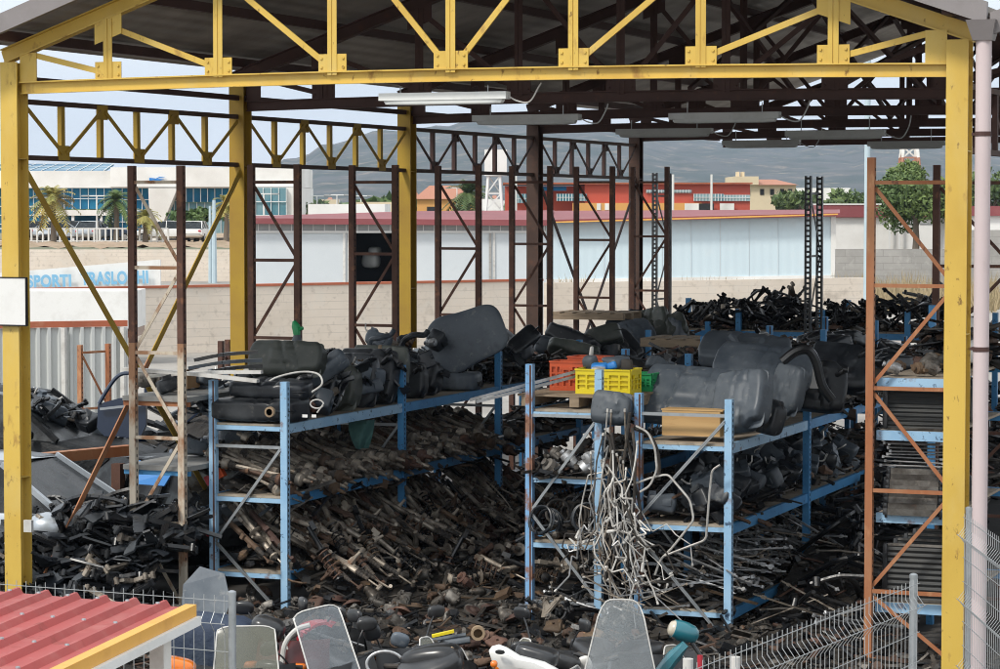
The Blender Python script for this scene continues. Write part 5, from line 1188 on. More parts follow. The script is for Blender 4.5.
# ------------------------------------------------------------------ wrecked cars on the left
def car(label,loc,yaw,paint,group=None,wheels=True,s=1.,glass='carglass',simple=False,pitch=0.,mats=None):
    t=thing('wrecked_car' if not wheels else 'parked_car',label,'car',loc,group)
    t.rotation_euler=(0,pitch,yaw); t.scale=(s,s,s)
    def P(m,name,mt,sm=True,par=None):
        o=bpy.data.objects.new(name,m.mesh(name,mt,sm)); COL.objects.link(o); o.parent=par or t; return o
    st=[(-2.05,.70,.45,.62),(-1.98,.90,.38,.76),(-1.5,.95,.30,.83),(-.8,.95,.26,.85),(.2,.93,.26,.85),(.95,.92,.26,.84),(1.35,.86,.28,.83),(1.75,.78,.32,.79),(1.98,.68,.38,.70),(2.06,.55,.44,.58)]
    m=MB(); rings=[]
    for x,zt,zb,hw in st:
        rings.append([(x,-hw*.80,zb),(x,-hw,zb+.12),(x,-hw,zt-.18),(x,-hw*.93,zt-.03),(x,-hw*.80,zt),(x,hw*.80,zt),(x,hw*.93,zt-.03),(x,hw,zt-.18),(x,hw,zb+.12),(x,hw*.80,zb)])
    k=10; vs=[p for r in rings for p in r]; fs=[(i*k+j,(i+1)*k+j,(i+1)*k+(j+1)%k,i*k+(j+1)%k) for i in range(len(st)-1) for j in range(k)]
    fs+=[tuple(range(k)),tuple(reversed(range((len(st)-1)*k,len(st)*k)))]
    m.add(vs,fs); P(m,'body',paint)
    cab=[(-1.92,.90,.90,.74,.74),(-1.25,.90,1.40,.77,.58),(-.3,.90,1.46,.78,.60),(.25,.90,1.42,.78,.60),(1.05,.89,.90,.76,.72)]
    m=MB(); rr=[[(x,-wb,zb),(x,-wt,zt),(x,wt,zt),(x,wb,zb)] for x,zb,zt,wb,wt in cab]
    vs=[p for r in rr for p in r]; fs=[(i*4+j,(i+1)*4+j,(i+1)*4+j+1,i*4+j+1) for i in range(4) for j in range(3)]+[(0,1,2,3),(19,18,17,16)]
    m.add(vs,fs); P(m,'window',M[glass],False)
    m=MB(); m.grid(6,4,lambda a,b:(-1.30+1.60*a,(b-.5)*1.20,1.425+.055*math.sin(a*math.pi)-.03*abs(b-.5)*2)); m.grid(6,4,lambda a,b:(-1.30+1.60*a,(b-.5)*1.20,1.40+.055*math.sin(a*math.pi)-.03*abs(b-.5)*2)); P(m,'roof',paint)
    for sy in (-1,1):
        for q in (((1.06,.735*sy,.92),(.28,.60*sy,1.42)),((-.30,.785*sy,.92),(-.32,.605*sy,1.45)),((-1.93,.75*sy,.92),(-1.25,.59*sy,1.41)),((-1.10,.785*sy,.92),(-1.12,.60*sy,1.42))): m=MB(); m.bar(q[0],q[1],.05,.06); P(m,'pillar',paint)
    for sy in (-1,1):
        m=MB(); m.sbox((.22,.30,.13),.6,12,8,TRS((1.93,.50*sy,.64),(0,0,-.35*sy))); P(m,'headlight',M['lampw'])
        m=MB(); m.sbox((.10,.22,.16),.6,12,8,Matrix.Translation((-2.0,.58*sy,.76))); P(m,'tail_light',M['red'])
        m=MB(); m.sbox((.10,.17,.11),.6,12,8,Matrix.Translation((.75,.92*sy,.98))); P(m,'wing_mirror',paint)
    m=MB(); m.sbox((.14,1.25,.20),.5,16,8,Matrix.Translation((2.05,0,.45))); P(m,'bumper',M['blackg'])
    if wheels:
        for x in (-1.3,1.35):
            for sy in (-1,1):
                m=MB(); m.lathe([(-.10,.14),(-.10,.29),(-.07,.31),(.07,.31),(.10,.29),(.10,.14)],18,Matrix.Translation((x,.74*sy,.31)),'Y'); o=P(m,'wheel',M['tyre'])
                m=MB(); m.lathe([(-.105,.02),(-.105,.19),(.105,.19),(.105,.02)],14,Matrix.Translation((x,.74*sy,.31)),'Y'); P(m,'rim',M['silver'],True,o)
    return t
q=at(6,450,D=33.5); car('black wrecked car with its windscreen on the rusty beam behind the left column',(q.x,q.y,.50),TH-.30,M['hulkpaint'],wheels=False,pitch=.06,glass='hulkglass')
q=at(8,500,D=29.0); car('silver wrecked car on the ground under the rusty beam',(q.x,q.y,.06),R_(2),M['carsilver'],wheels=False,glass='hulkglass')
q=at(118,500,D=30.5); car('dark wrecked car behind the orange brace, right of the silver one',(q.x+.3,q.y+.6,-.1),R_(150),M['hulkpaint'],wheels=False,glass='hulkglass')
q=at(-5,470,D=29.5)
m=MB(); m.bar(at(-40,466,D=29.0),at(130,450,D=30.5),.14,.12); solo('steel_beam',m,M['orange'],'long rusty orange beam holding wrecks beside the left column','beam')
m=MB(); 
for u in (-20,118): 
    c=at(u,460 if u<0 else 455,D=30.2); m.bb((c.x-.06,c.y-.06,0),(c.x+.06,c.y+.06,c.z-.1))
solo('beam_trestle',m,M['rustpost'],'rusty trestle posts under the long orange beam','trestle')
# dark blue car door standing on edge
c=at(126,412,D=31.5); t=thing('car_door','dark blue car door with its window frame standing behind the cream upright','car door',c)
def dp(u,v,d=31.5): return at(u,v,D=d)
out=[(98,404),(97,428),(104,436),(140,438),(146,425),(146,398),(120,398)]
m=MB(); F_=[dp(u,v) for u,v in out]; B_=[p+FW*.12 for p in F_]; n=len(out)
m.add(F_+B_,[tuple(range(n)),tuple(reversed(range(n,2*n)))]+[(i,n+i,n+(i+1)%n,(i+1)%n) for i in range(n)]); m.build('door_panel',M['carblue'],t)
m=MB(); m.tube(smooth_path([dp(99,404),dp(107,390),dp(118,376),dp(130,373),dp(146,374)],4),.025,7); m.tube([dp(146,374),dp(146,399)],.025,7); m.build('window_frame',M['carblue'],t,True)
m=MB(); m.bar(dp(100,409,31.45),dp(145,404,31.45),.03,.03); m.build('side_trim',M['carsilver'],t)
c=at(146,425,D=31.5)

# scooter pieces that reach into the bottom of the frame
x,y=sp(292,19.1); scooter('red scooter without a screen between the olive and the clear windscreens',x,y,CY-.3,M['carred'],M['screeno'],.2,.12,.10,zt=1.20,headmat='blackg')
x,y=sp(470,18.4); scooter('black scooter with round mirrors low between the seat and the white fairing',x,y,CY+.25,M['blackg'],M['screeno'],.2,.12,.10,zt=1.02,headmat='blackg')
t=thing('scooter_tail','white scooter fairing with a black seat and an orange lamp','fairing',sp3(522,664,17.6))
def tl(p): 
    k=1-.55*max(0,p.x/.28); return V((p.x,p.y,p.z*k-.10*p.x))
MF=Matrix((RT,UPV,-FW)).transposed().to_4x4(); o0=sp3(520,662,17.6); kk=17.6/F
pl=lambda pts: [((u-520)*kk,-(v-662)*kk) for u,v in pts]
m=MB(); m.slab(pl([(489,651),(492,647),(499,645),(507,648),(520,656),(545,662),(566,674),(520,676),(503,672),(492,660)]),.20,Matrix.Translation(o0)@MF,.05); m.build('fairing_shell',M['white'],t,True)
m=MB(); m.sbox((.30,.22,.13),.5,18,12,aim(sp3(537,655,17.75),RT*1-FW*.3-UPV*.25)); m.build('seat',M['blackg'],t,True)
m=MB(); m.sbox((.05,.05,.05),.9,12,8,TRS(sp3(494,664,17.3))); m.build('indicator',M['amber'],t,True)
m=MB(); m.sbox((.07,.03,.03),.8,12,8,TRS(sp3(500,652,17.45))); m.build('badge_recess',M['hole'],t,True)
t=thing('black_saddle','broad black saddle with a tan torn edge left of the white fairing','saddle',sp3(432,660,18.1))
m=MB(); m.sbox((.44,.30,.24),.6,24,14,aim(sp3(432,661,18.1),RT*1+UPV*.12-FW*.3),lambda p:V((p.x,p.y,p.z*(1-.9*max(0,-p.x))))); m.build('cushion',M['blackg'],t,True)
m=MB(); m.tube([sp3(446,664,17.95),sp3(448,655,17.95),sp3(452,648,18.0)],.016,6); m.build('torn_edge',M['tan'],t,True)
for k_,(u,v,mt,lab) in enumerate(((566,662,'blackg','black plastic panel right of the white fairing'),(585,664,'offw','white plastic clip panel left of the tall windscreen'),(400,640,'tank','round grey mirror shell right of the clear windscreen'),(372,632,'blackg','round black mirror shell behind the clear windscreen'),(268,628,'blackg','black box with pale clips behind the olive windscreen'))):
    m=MB(); m.sbox(((.22,.14,.12),(.10,.06,.12),(.14,.06,.11),(.13,.06,.13),(.26,.2,.16))[k_],.7,16,10); solo('plastic_cover',m,M[mt],lab,'cover',None,True).matrix_world=TRS(sp3(u,v,18.4+.1*k_),(.2,.3*(-1)**k_,TH))

for (u,D,yw,zt_,lab) in ((398,19.2,.8,1.13,'black scooter without a screen right of the clear windscreen'),(556,19.3,-.9,1.10,'black scooter without a screen between the white fairing and the tall windscreen'),(325,19.6,2.2,1.12,'black scooter turned away behind the clear windscreen'),(650,19.2,.5,1.08,'black scooter without a screen beside the teal cowl')):
    x,y=sp(u,D); scooter(lab,x,y,CY+yw,M['blackg'],M['screeno'],.2,.12,.10,zt=zt_,headmat='blackg',mirrors=u!=650)
# panels thrown on the black wreck
for i in range(18):
    u,v=U(30,112),0; v=396+ (u-30)*.42+U(-3,8); p=at(u,v,D=33.0+U(-.4,.9)); k_=(K_du,K_ca,K_hb)[i%3]
    k_.place(TRS(p,(U(-.6,.6),U(-.6,.6),U(0,6)),U(.7,1.2)),('black trim strip thrown on the black wreck at the left','black arm thrown on the black wreck at the left','dark plastic box thrown on the black wreck at the left')[i%3],('trim strip','suspension arm','plastic box')[i%3],'parts thrown on the black wreck: '+('strips','arms','boxes')[i%3])
# ------------------------------------------------------------------ ground
M['ground']=pm('pale_dusty_concrete',(.34,.32,.29),.9,spots=[((.22,.20,.18),.35,.42,.66,.8),((.16,.15,.13),2.5,.55,.75,.7)],bump=(8,.2))
M['yard']=pm('oily_shed_floor',(.060,.055,.050),.85,spots=[((.025,.023,.021),1.2,.42,.64,.8),((.12,.11,.10),4,.56,.74,.6)],bump=(12,.3))
M['land']=pm('far_land',(.22,.20,.13),.95,spots=[((.07,.10,.045),.006,.42,.62,.9),((.34,.29,.21),.02,.55,.72,.7)])
m=MB(); m.grid(2,2,lambda a,b:(-6000+12000*a,-200+9200*b,0)); struct('ground',m,M['land'])
m=MB(); m.grid(1,1,lambda a,b:(-160+320*a,-60+235*b,.004)); struct('paved_yard',m,M['ground'])
m=MB(); m.grid(1,1,lambda a,b:(-4+18*a,-9+29.6*b,.008)); struct('shed_floor',m,M['yard'])
M['conc']=pm('board_marked_concrete',(.74,.65,.55),.85,spots=[((.62,.54,.45),.6,.42,.66,.8),((.66,.61,.54),2,.52,.72,.6),((.30,.25,.20),.9,.60,.76,.7),((.42,.36,.30),5,.55,.7,.6)],brick=(7.0,.24,.012,.80,.95),bump=(6,.3),coord='Object')
M['concgrey']=pm('grey_concrete',(.40,.385,.36),.85,spots=[((.29,.28,.26),.8,.42,.66,.8),((.5,.48,.45),3,.55,.72,.6)],brick=(1.2,.32,.02,.75,.92),bump=(6,.3))
M['coping']=pm('terracotta_coping',(.42,.12,.06),.8,spots=[((.30,.09,.05),1,.45,.65,.7),((.52,.24,.14),4,.55,.7,.5)])
M['clad']=pm('white_cladding_panel',(.62,.66,.68),.5,spots=[((.54,.58,.61),.3,.42,.66,.8),((.48,.50,.52),1.5,.6,.75,.4)],wave=((.95,.31,0),1.2,.15,.01))
M['bluewall']=pm('pale_blue_cladding',(.56,.67,.72),.5,spots=[((.53,.64,.70),.15,.42,.66,.8),((.60,.68,.71),.9,.56,.74,.5)],wave=((.95,.31,0),2.0,.25,.02))
M['roofm']=pm('maroon_roof',(.26,.065,.07),.6,spots=[((.19,.05,.055),.2,.42,.66,.8),((.33,.11,.10),.9,.56,.72,.5)])
M['bred']=pm('red_render',(.55,.085,.045),.7,spots=[((.43,.075,.05),.12,.42,.66,.8)])
M['bor']=pm('ochre_render',(.66,.34,.10),.75)
M['bcream']=pm('cream_render',(.66,.55,.38),.8,spots=[((.55,.45,.31),.2,.45,.66,.7)])
M['bwhite']=pm('white_render',(.82,.81,.78),.75,spots=[((.62,.60,.56),.25,.42,.66,.8)])
M['tile']=pm('clay_tile_roof',(.42,.19,.12),.8)
M['gblue']=pm('blue_glazing',(.012,.085,.19),.45,spec=.05,spots=[((.04,.22,.34),.09,.42,.62,.9,.08),((.01,.04,.07),.35,.55,.7,.8)])
M['gteal']=pm('pale_teal_glazing',(.09,.22,.27),.4,spec=.08,spots=[((.38,.50,.52),.12,.45,.62,.8)])
M['mull']=pm('white_mullion',(.68,.70,.70),.5)
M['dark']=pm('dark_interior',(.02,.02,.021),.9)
M['wingrey']=pm('dusty_window_band',(.30,.31,.31),.4,spots=[((.40,.41,.40),.8,.45,.66,.7),((.2,.2,.2),2,.55,.7,.6)])
M['pole']=pm('pale_blue_pole',(.47,.58,.63),.5,spots=[((.38,.48,.54),2,.5,.7,.6)])
M['polew']=pm('white_pole',(.70,.70,.68),.5)
M['sheet']=pm('white_trapezoid_sheet',(.54,.56,.55),.5,spots=[((.54,.55,.53),.8,.45,.68,.7),((.40,.37,.33),6,.64,.76,.4)])
M['letter']=pm('light_blue_lettering',(.20,.46,.68),.5,spots=[((.30,.54,.72),2.5,.5,.7,.6)])
M['leaf']=pm('tree_leaves',(.075,.12,.03),.6,spots=[((.15,.20,.05),.4,.45,.65,.8),((.03,.06,.018),1.3,.52,.7,.8)],var=.25,hue=.015)
M['leafy']=pm('yellowing_palm_leaves',(.28,.26,.06),.6,spots=[((.42,.30,.08),.6,.45,.62,.8),((.10,.14,.03),1.5,.55,.7,.7)])
M['bark']=pm('grey_bark',(.16,.13,.10),.9,bump=(10,.4))
M['dry']=pm('dry_grass',(.42,.33,.20),.9,spots=[((.30,.25,.13),.5,.45,.65,.8),((.22,.24,.09),.3,.58,.7,.7)],var=.2)
M['scrub']=pm('scrub_bank',(.40,.29,.20),.95,spots=[((.26,.20,.12),.3,.45,.66,.8),((.16,.17,.07),.9,.56,.7,.7)],bump=(2,.6,.2))

def quadbox(m,u0,u1,vt0,vt1,vb0,vb1,D,th,D1=None):
    """a wall standing at real distance D (D1 at its other end), th metres deep"""
    D1=D1 or D
    a,b,c,d=at(u0,vt0,D=D),at(u1,vt1,D=D1),at(u1,vb1,D=D1),at(u0,vb0,D=D); k=V((FW.x,FW.y,0)).normalized()*th
    m.add([a,b,c,d,a+k,b+k,c+k,d+k],[(0,3,2,1),(4,5,6,7),(0,1,5,4),(3,7,6,2),(0,4,7,3),(1,2,6,5)]); return m
FH=V((FW.x,FW.y,0)).normalized(); RH=V((RT.x,RT.y,0)).normalized()
BY=TH   # far buildings face the camera roughly
def frame(u,Z,D):
    """ground frame at distance D: origin, right, deep"""
    p=at(u,207.5,D=D); return V((p.x,p.y,Z))
def wbox(m,o,x0,x1,y0,y1,z0,z1):
    """box in the (RH, FH, up) frame at o"""
    pts=[]
    for z in (z0,z1):
        for y in (y0,y1):
            for x in (x0,x1): pts.append(o+RH*x+FH*y+V((0,0,z)))
    m.add(pts,[(0,2,3,1),(4,5,7,6),(0,1,5,4),(2,6,7,3),(0,4,6,2),(1,3,7,5)]); return m
def px(D): return D/F   # metres per photograph pixel

# --- concrete yard wall with red coping
a=g0(at(-120,291,Z=2.0)); b=g0(at(541,279,Z=2.0))
t=thing('concrete_wall','long cream concrete wall with a red coping behind the shed','wall',a)
MB().bar(a+V((0,0,.97)),b+V((0,0,.97)),.22,1.94).build('wall',M['conc'],t); MB().bar(a+V((0,0,1.975)),b+V((0,0,1.975)),.30,.07).build('coping',M['coping'],t)
c=g0(at(545,283,Z=1.85)); d=g0(at(872,276,Z=1.95))
t=thing('concrete_wall','grey concrete wall without coping below the pale blue building','wall',c)
MB().bar(c+V((0,0,.93)),d+V((0,0,.97)),.22,1.86).build('wall',M['conc'],t)
# --- white lorry trailer and banner board behind and before it
o=frame(133,0,70.); k=px(70.)
t=thing('box_trailer','plain white box trailer parked in front of the concrete wall','trailer',o)
wbox(MB(),o,-4.2,0,0,2.4,1.0,2.02).build('box',M['white'],t); wbox(MB(),o,-4.2,-.02,.1,2.3,.75,.99).build('chassis',M['carred'],t)
for xx in (-3.2,-2.2,-.9): 
    m=MB(); q=o+RH*xx+FH*.15; m.T=Matrix.Translation((q.x,q.y,.45))@Matrix.Rotation(TH,4,'Z'); m.lathe([(-.12,.1),(-.12,.44),(.12,.44),(.12,.1)],16,None,'Y'); m.T=None; m.build('wheel',M['tyre'],t,True)
Db=83.
o=frame(24,0,Db); k=px(Db); zb=4.3-(290-207.5)*k; zt=4.3-(273-207.5)*k; zt2=4.3-(259.5-207.5)*k; L_=136*k
t=thing('banner_board','white board lettered SPORTI TRASLOCHI in light blue standing behind the concrete wall','sign',o)
m=MB(); pts=[o+RH*(-2.2),o+RH*L_]; hh=(zt-.12,zt2); 
vs=[pts[0]+V((0,0,zb-.4)),pts[1]+V((0,0,zb-.4)),pts[1]+V((0,0,hh[1])),pts[0]+V((0,0,hh[0]))]; m.add(vs+[v+FH*.12 for v in vs],[(0,1,2,3),(7,6,5,4),(0,4,5,1),(1,5,6,2),(2,6,7,3),(3,7,4,0)]); m.build('board',M['white'],t)
def text(s_,parent,loc,size,mt,rz,name='lettering',ext=.01,sx=1.,shear=0.):
    cu=bpy.data.curves.new(name,'FONT'); cu.body=s_; cu.size=size; cu.extrude=ext; cu.offset=size*.045; cu.space_character=1.08
    ob=bpy.data.objects.new(name,cu); COL.objects.link(ob); dg=bpy.context.evaluated_depsgraph_get(); me=bpy.data.meshes.new_from_object(ob.evaluated_get(dg)); bpy.data.objects.remove(ob)
    me.materials.clear(); me.materials.append(M[mt]); o2=bpy.data.objects.new(name,me); COL.objects.link(o2); o2.parent=parent
    o2.matrix_parent_inverse=Matrix(); o2.matrix_basis=Matrix.Translation(V(loc)-worg(parent))@Matrix.Rotation(rz,4,'Z')@Matrix.Rotation(R_(90),4,'X')@Matrix.Rotation(R_(1.6),4,'Z')@Matrix.Diagonal((sx,1,1,1)); return o2
for s_,u,vb_,hpx in (('SPORTI',27.5,287,10.6),('TRASLOCHI',81.5,284.6,11.2)):
    p=at(u,vb_,D=Db-.03*1)-FH*.03; text(s_,t,p,hpx*k*1.52,'letter',TH,sx=.80 if s_=='SPORTI' else .70)
# --- white corrugated sheet fence on the left
Dn=46.; a=g0(at(-60,330,D=Dn)); b=g0(at(127,333,D=Dn+1.2)); d=(b-a).normalized(); n_=V((d.y,-d.x,0)); zt=2.12
t=thing('sheet_fence','white corrugated sheet fence with a red top rail on the left','fence',a)
m=MB(); x=0; P=[]
while x<(b-a).length: P+=[(x,0),(x+.10,0),(x+.125,.06),(x+.175,.06),(x+.20,0)]; x+=.20
for i in range(len(P)-1):
    if P[i+1][0]-P[i][0]<1e-6: continue
    p,q=a+d*P[i][0]+n_*P[i][1],a+d*P[i+1][0]+n_*P[i+1][1]; th=V((-n_.x,-n_.y,0))*.01
    m.add([p+V((0,0,.1)),q+V((0,0,.1)),q+V((0,0,zt)),p+V((0,0,zt)),p+th+V((0,0,.1)),q+th+V((0,0,.1)),q+th+V((0,0,zt)),p+th+V((0,0,zt))],[(0,1,2,3),(7,6,5,4),(3,2,6,7),(0,4,5,1)])
m.build('sheet',M['sheet'],t)
MB().bar(a+V((0,0,zt+.06)),b+V((0,0,zt+.06)),.12,.11).build('top_rail',M['carred'] if False else M['coping'],t)
for f in (.05,.35,.65,.97): q=a+d*(b-a).length*f+n_*.12; MB().bb((q.x-.04,q.y-.04,0),(q.x+.04,q.y+.04,zt)).build('post',M['offw'],t)
# --- grey industrial building with the dark doorway
Dg=112.; o=frame(240,0,Dg); k=px(Dg); X=lambda u:(u-240)*k; Z=lambda v:4.3-(v-207.5)*k
t=thing('industrial_building','pale panelled industrial building with a dark open doorway and a maroon roof','building',o)
m=MB(); z0,z1=-.2,Z(232)
for x0,x1 in ((X(252),X(347)),(X(399.5),X(546))): wbox(m,o,x0,x1,0,.3,z0,z1)
m.build('wall',M['clad'],t)
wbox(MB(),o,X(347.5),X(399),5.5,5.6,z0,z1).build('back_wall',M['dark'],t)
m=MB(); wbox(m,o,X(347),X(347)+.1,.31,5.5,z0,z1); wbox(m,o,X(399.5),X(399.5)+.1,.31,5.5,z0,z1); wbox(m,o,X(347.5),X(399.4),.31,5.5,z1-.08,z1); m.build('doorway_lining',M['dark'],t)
for u in (343,347.5,489,493): wbox(MB(),o,X(u),X(u+2.2),-.06,-.002,z0,z1).build('downpipe',M['offw'] if u!=489 else M['concgrey'],t)
wbox(MB(),o,X(252),X(546),-.02,.3,z1+.002,Z(222.5)).build('window_band',M['wingrey'],t)
m=MB()
u=258
while u<546: wbox(m,o,X(u),X(u+.8),-.05,-.021,z1+.01,Z(223)); u+=11
wbox(m,o,X(252),X(546),-.09,-.051,z1-.04,z1+.05); m.build('window_frame',M['polew'],t)
m=MB(); vs=[o+RH*X(240)+FH*-.5+V((0,0,Z(218))),o+RH*X(551)+FH*-.5+V((0,0,Z(220))),o+RH*X(560)+FH*12+V((0,0,Z(210.5))),o+RH*X(405)+FH*12+V((0,0,Z(211.5))),o+RH*X(240)+FH*6+V((0,0,Z(216.5)))]
m.add(vs+[v-V((0,0,.25)) for v in vs],[(0,1,2,3,4),(9,8,7,6,5)]+[(i,5+i,5+(i+1)%5,(i+1)%5) for i in range(5)]); m.build('roof',M['roofm'],t)
for (u,v,s_) in ((368,262,.8),(372,252,.5)): 
    m=MB(); p=o+RH*X(u)+FH*2.5; m.sbox((s_,.6,s_*.8),.6,14,9,Matrix.Translation((p.x,p.y,Z(v)))); m.build('stored_sack',M['wingrey'],t,True)
# --- long pale blue shed with maroon roof edge
Dl=146.; o=frame(546,0,Dl); k=px(Dl); Z=lambda v:4.3-(v-207.5)*k
ang=lambda: None
t=thing('blue_shed','long low pale blue clad shed with a white plinth and maroon roof','building',o)
def skew(m,u0,u1,vt0,vt1,vb0,vb1,off,th): 
    a_,b_=at(u0,vt0,D=Dl+off),at(u1,vt1,D=Dl+off); c_,d_=at(u1,vb1,D=Dl+off),at(u0,vb0,D=Dl+off); k_=FH*th
    m.add([d_,c_,b_,a_,d_+k_,c_+k_,b_+k_,a_+k_],[(0,1,2,3),(7,6,5,4),(0,4,5,1),(1,5,6,2),(2,6,7,3),(3,7,4,0)]); return m
skew(MB(),547,834,222.5,214,279.5,275,0,8).build('wall',M['bluewall'],t)
skew(MB(),545,836,279.4,275,288,284,-.1,.4).build('plinth',M['bwhite'],t)
for u_ in range(575,830,29): skew(MB(),u_,u_+.4,222.5-(u_-547)*.0296,222.5-(u_-547)*.0296,279.3-(u_-547)*.0155,279.3-(u_-547)*.0155,-.03,.025).build('panel_joint',M['clad'],t)
skew(MB(),831,836,214,213.8,276,275,-.12,.5).build('corner_trim',M['bwhite'],t)
m=MB(); vs=[at(500,221,D=Dl-.6),at(840,213,D=Dl-.6),at(840,209.5,D=Dl+14),at(500,211,D=Dl+14)]
m.add(vs+[v-V((0,0,.18)) for v in vs],[(0,1,2,3),(7,6,5,4)]+[(i,4+i,4+(i+1)%4,(i+1)%4) for i in range(4)]); m.build('roof',M['roofm'],t)
skew(MB(),545,838,221.9,213.6,223.2,214.9,-.9,.2).build('gutter',M['fasc_o'],t)
# --- white building with maroon roof band at the right
Dw=172.; o=frame(822,0,Dw); k=px(Dw); X=lambda u:(u-822)*k; Z=lambda v:4.3-(v-207.5)*k
t=thing('white_building','long white building with a broad maroon roof band behind the orange upright','building',o)
wbox(MB(),o,X(836),X(958),0,6,-.2,Z(217.5)).build('wall',M['bwhite'],t); wbox(MB(),o,X(820),X(950),-.3,6.2,Z(217.3),Z(205)).build('roof_band',M['roofm'],t); wbox(MB(),o,X(820),X(951),-.35,6.3,Z(204.9),Z(203.6)).build('roof_edge',M['bwhite'],t)
for u in (888,898): wbox(MB(),o,X(u),X(u+1.6),-.5,-.36,0,Z(172)).build('pole',M['polew'],t)
for u,w2 in ((882,18),(920,12)): wbox(MB(),o,X(u),X(u+w2),-.04,-.002,Z(224.5),Z(223.5)).build('ledge',M['wingrey'],t)
t=thing('white_building','white building with a red roof edge at the far right behind the downpipe','building',frame(955,0,160.)); o=frame(955,0,160.); k=px(160.); X=lambda u:(u-955)*k; Z=lambda v:4.3-(v-207.5)*k
wbox(MB(),o,X(955),X(1060),0,8,-.2,Z(216)).build('wall',M['bwhite'],t); wbox(MB(),o,X(954),X(1061),-.3,8.2,Z(215.8),Z(206)).build('roof_band',M['roofm'],t)
Dk=125.; o=frame(836,0,Dk); k=px(Dk); X=lambda u:(u-836)*k; Z=lambda v:4.3-(v-207.5)*k
t=thing('block_wall','grey block wall in dry grass in front of the white building','wall',o)
wbox(MB(),o,X(836),X(1010),0,.25,-.1,Z(249)).build('wall',M['concgrey'],t); wbox(MB(),o,X(948),X(1010),-.3,-.002,0,Z(230)).build('pier',M['concgrey'],t)
def tuft(m,p,n,hm,spread):
    for _ in range(n):
        a=U(0,6.28); b=p+V((U(-spread,spread),U(-spread,spread),0)); tip=b+V((math.cos(a)*hm*.35,math.sin(a)*hm*.35,hm*U(.5,1.1))); w2=RH*.03
        m.add([b-w2,b+w2,tip],[(0,1,2)])
m=MB()
for _ in range(260): tuft(m,frame(U(836,1005),0,U(105,124)),10,U(.6,1.5),.4)
tag(m.build('dry_grass',M['dry']),None,None,None,'stuff')
m=MB()
for _ in range(60): tuft(m,frame(U(545,840),0,U(118,140)),7,U(.4,.9),.3)
tag(m.build('dry_grass',M['dry']),None,None,None,'stuff')
# --- red and ochre workshop, cream house
Dr=265.; o=frame(505,0,Dr); k=px(Dr); X=lambda u:(u-505)*k; Z=lambda v:4.3-(v-207.5)*k
t=thing('red_workshop','long red workshop building with window bands and ochre base','building',o)
wbox(MB(),o,X(505),X(585),0,10,0,Z(186)).build('wall',M['bred'],t); wbox(MB(),o,X(584),X(748),-2,12,0,Z(184.5)).build('wall',M['bred'],t)
wbox(MB(),o,X(503),X(750),-2.6,13,Z(184.4),Z(182.8)).build('roof_edge',M['coping'],t)
wbox(MB(),o,X(572),X(700),-2.3,-2.002,0,Z(203)).build('ochre_base',M['bor'],t)
for u0,u1,v0,v1 in ((509,532,194,203),(556,586,194,201),(692,722,194,201),(722,748,195,201),(645,690,190,193)):
    f=wbox(MB(),o,X(u0),X(u1),-2.2,-2.0,Z(v1),Z(v0)).build('window',M['gteal'],t)
    m=MB()
    for i in range(int((u1-u0)/3)): wbox(m,o,X(u0+3*i),X(u0+3*i+.7),-2.28,-2.201,Z(v1),Z(v0))
    wbox(m,o,X(u0),X(u1),-2.28,-2.201,Z((v0+v1)/2+.3),Z((v0+v1)/2-.3)); m.build('sash',M['mull'],f)
for u0,u1,mt in ((683,697,'bwhite'),(697,712,'dark'),(718,732,'bwhite'),(596,600,'bwhite'),(604,608,'bwhite')): wbox(MB(),o,X(u0),X(u1),-2.4,-2.31,Z(210),Z(203.5)).build('door',M[mt],t)
wbox(MB(),o,X(540),X(566),-2.2,-2.003,Z(191),Z(187)).build('roof_light',M['gblue'],t)
for u in (516,673,711.5): 
    q=frame(u,0,Dr-4); m=MB(); m.tube([q,q+V((0,0,4.3+(207.5-175)*k))],.12,8); solo('lamp_pole',m,M['polew'],{516:'slim white pole before the left end of the red workshop',673:'white pole before the middle of the red workshop',711.5:'white pole before the right part of the red workshop'}[u],'pole',None,True)
Dc=330.; o=frame(735,0,Dc); k=px(Dc); X=lambda u:(u-735)*k; Z=lambda v:4.3-(v-207.5)*k
t=thing('cream_house','cream apartment house with a low clay tile roof and two chimneys','house',o)
wbox(MB(),o,X(735),X(796),0,12,0,Z(185)).build('wall',M['bcream'],t)
m=MB(); a_,b_,c_,d_=[o+RH*X(u)+FH*y+V((0,0,z)) for u,y,z in ((757,-.8,Z(185)),(798,-.8,Z(185)),(780,6,Z(179)),(762,6,Z(179)))]; e_,f_=[o+RH*X(u)+FH*13+V((0,0,Z(185))) for u in (757,798)]
m.add([a_,b_,c_,d_,e_,f_],[(0,1,2,3),(1,5,2),(5,4,3,2),(4,0,3),(0,4,5,1)]); m.build('roof',M['tile'],t)
wbox(MB(),o,X(733.5),X(758),-.6,12.5,Z(184.9),Z(176.5)).build('parapet',M['bcream'],t)
for u in (739,744): wbox(MB(),o,X(u),X(u+2.6),3,5,Z(176.4),Z(171.5)).build('chimney',M['bcream'],t)
for u in (738,746,760,770,780,788): 
    f=wbox(MB(),o,X(u),X(u+4),-.08,-.002,Z(195),Z(189)).build('window',M['dark'],t)
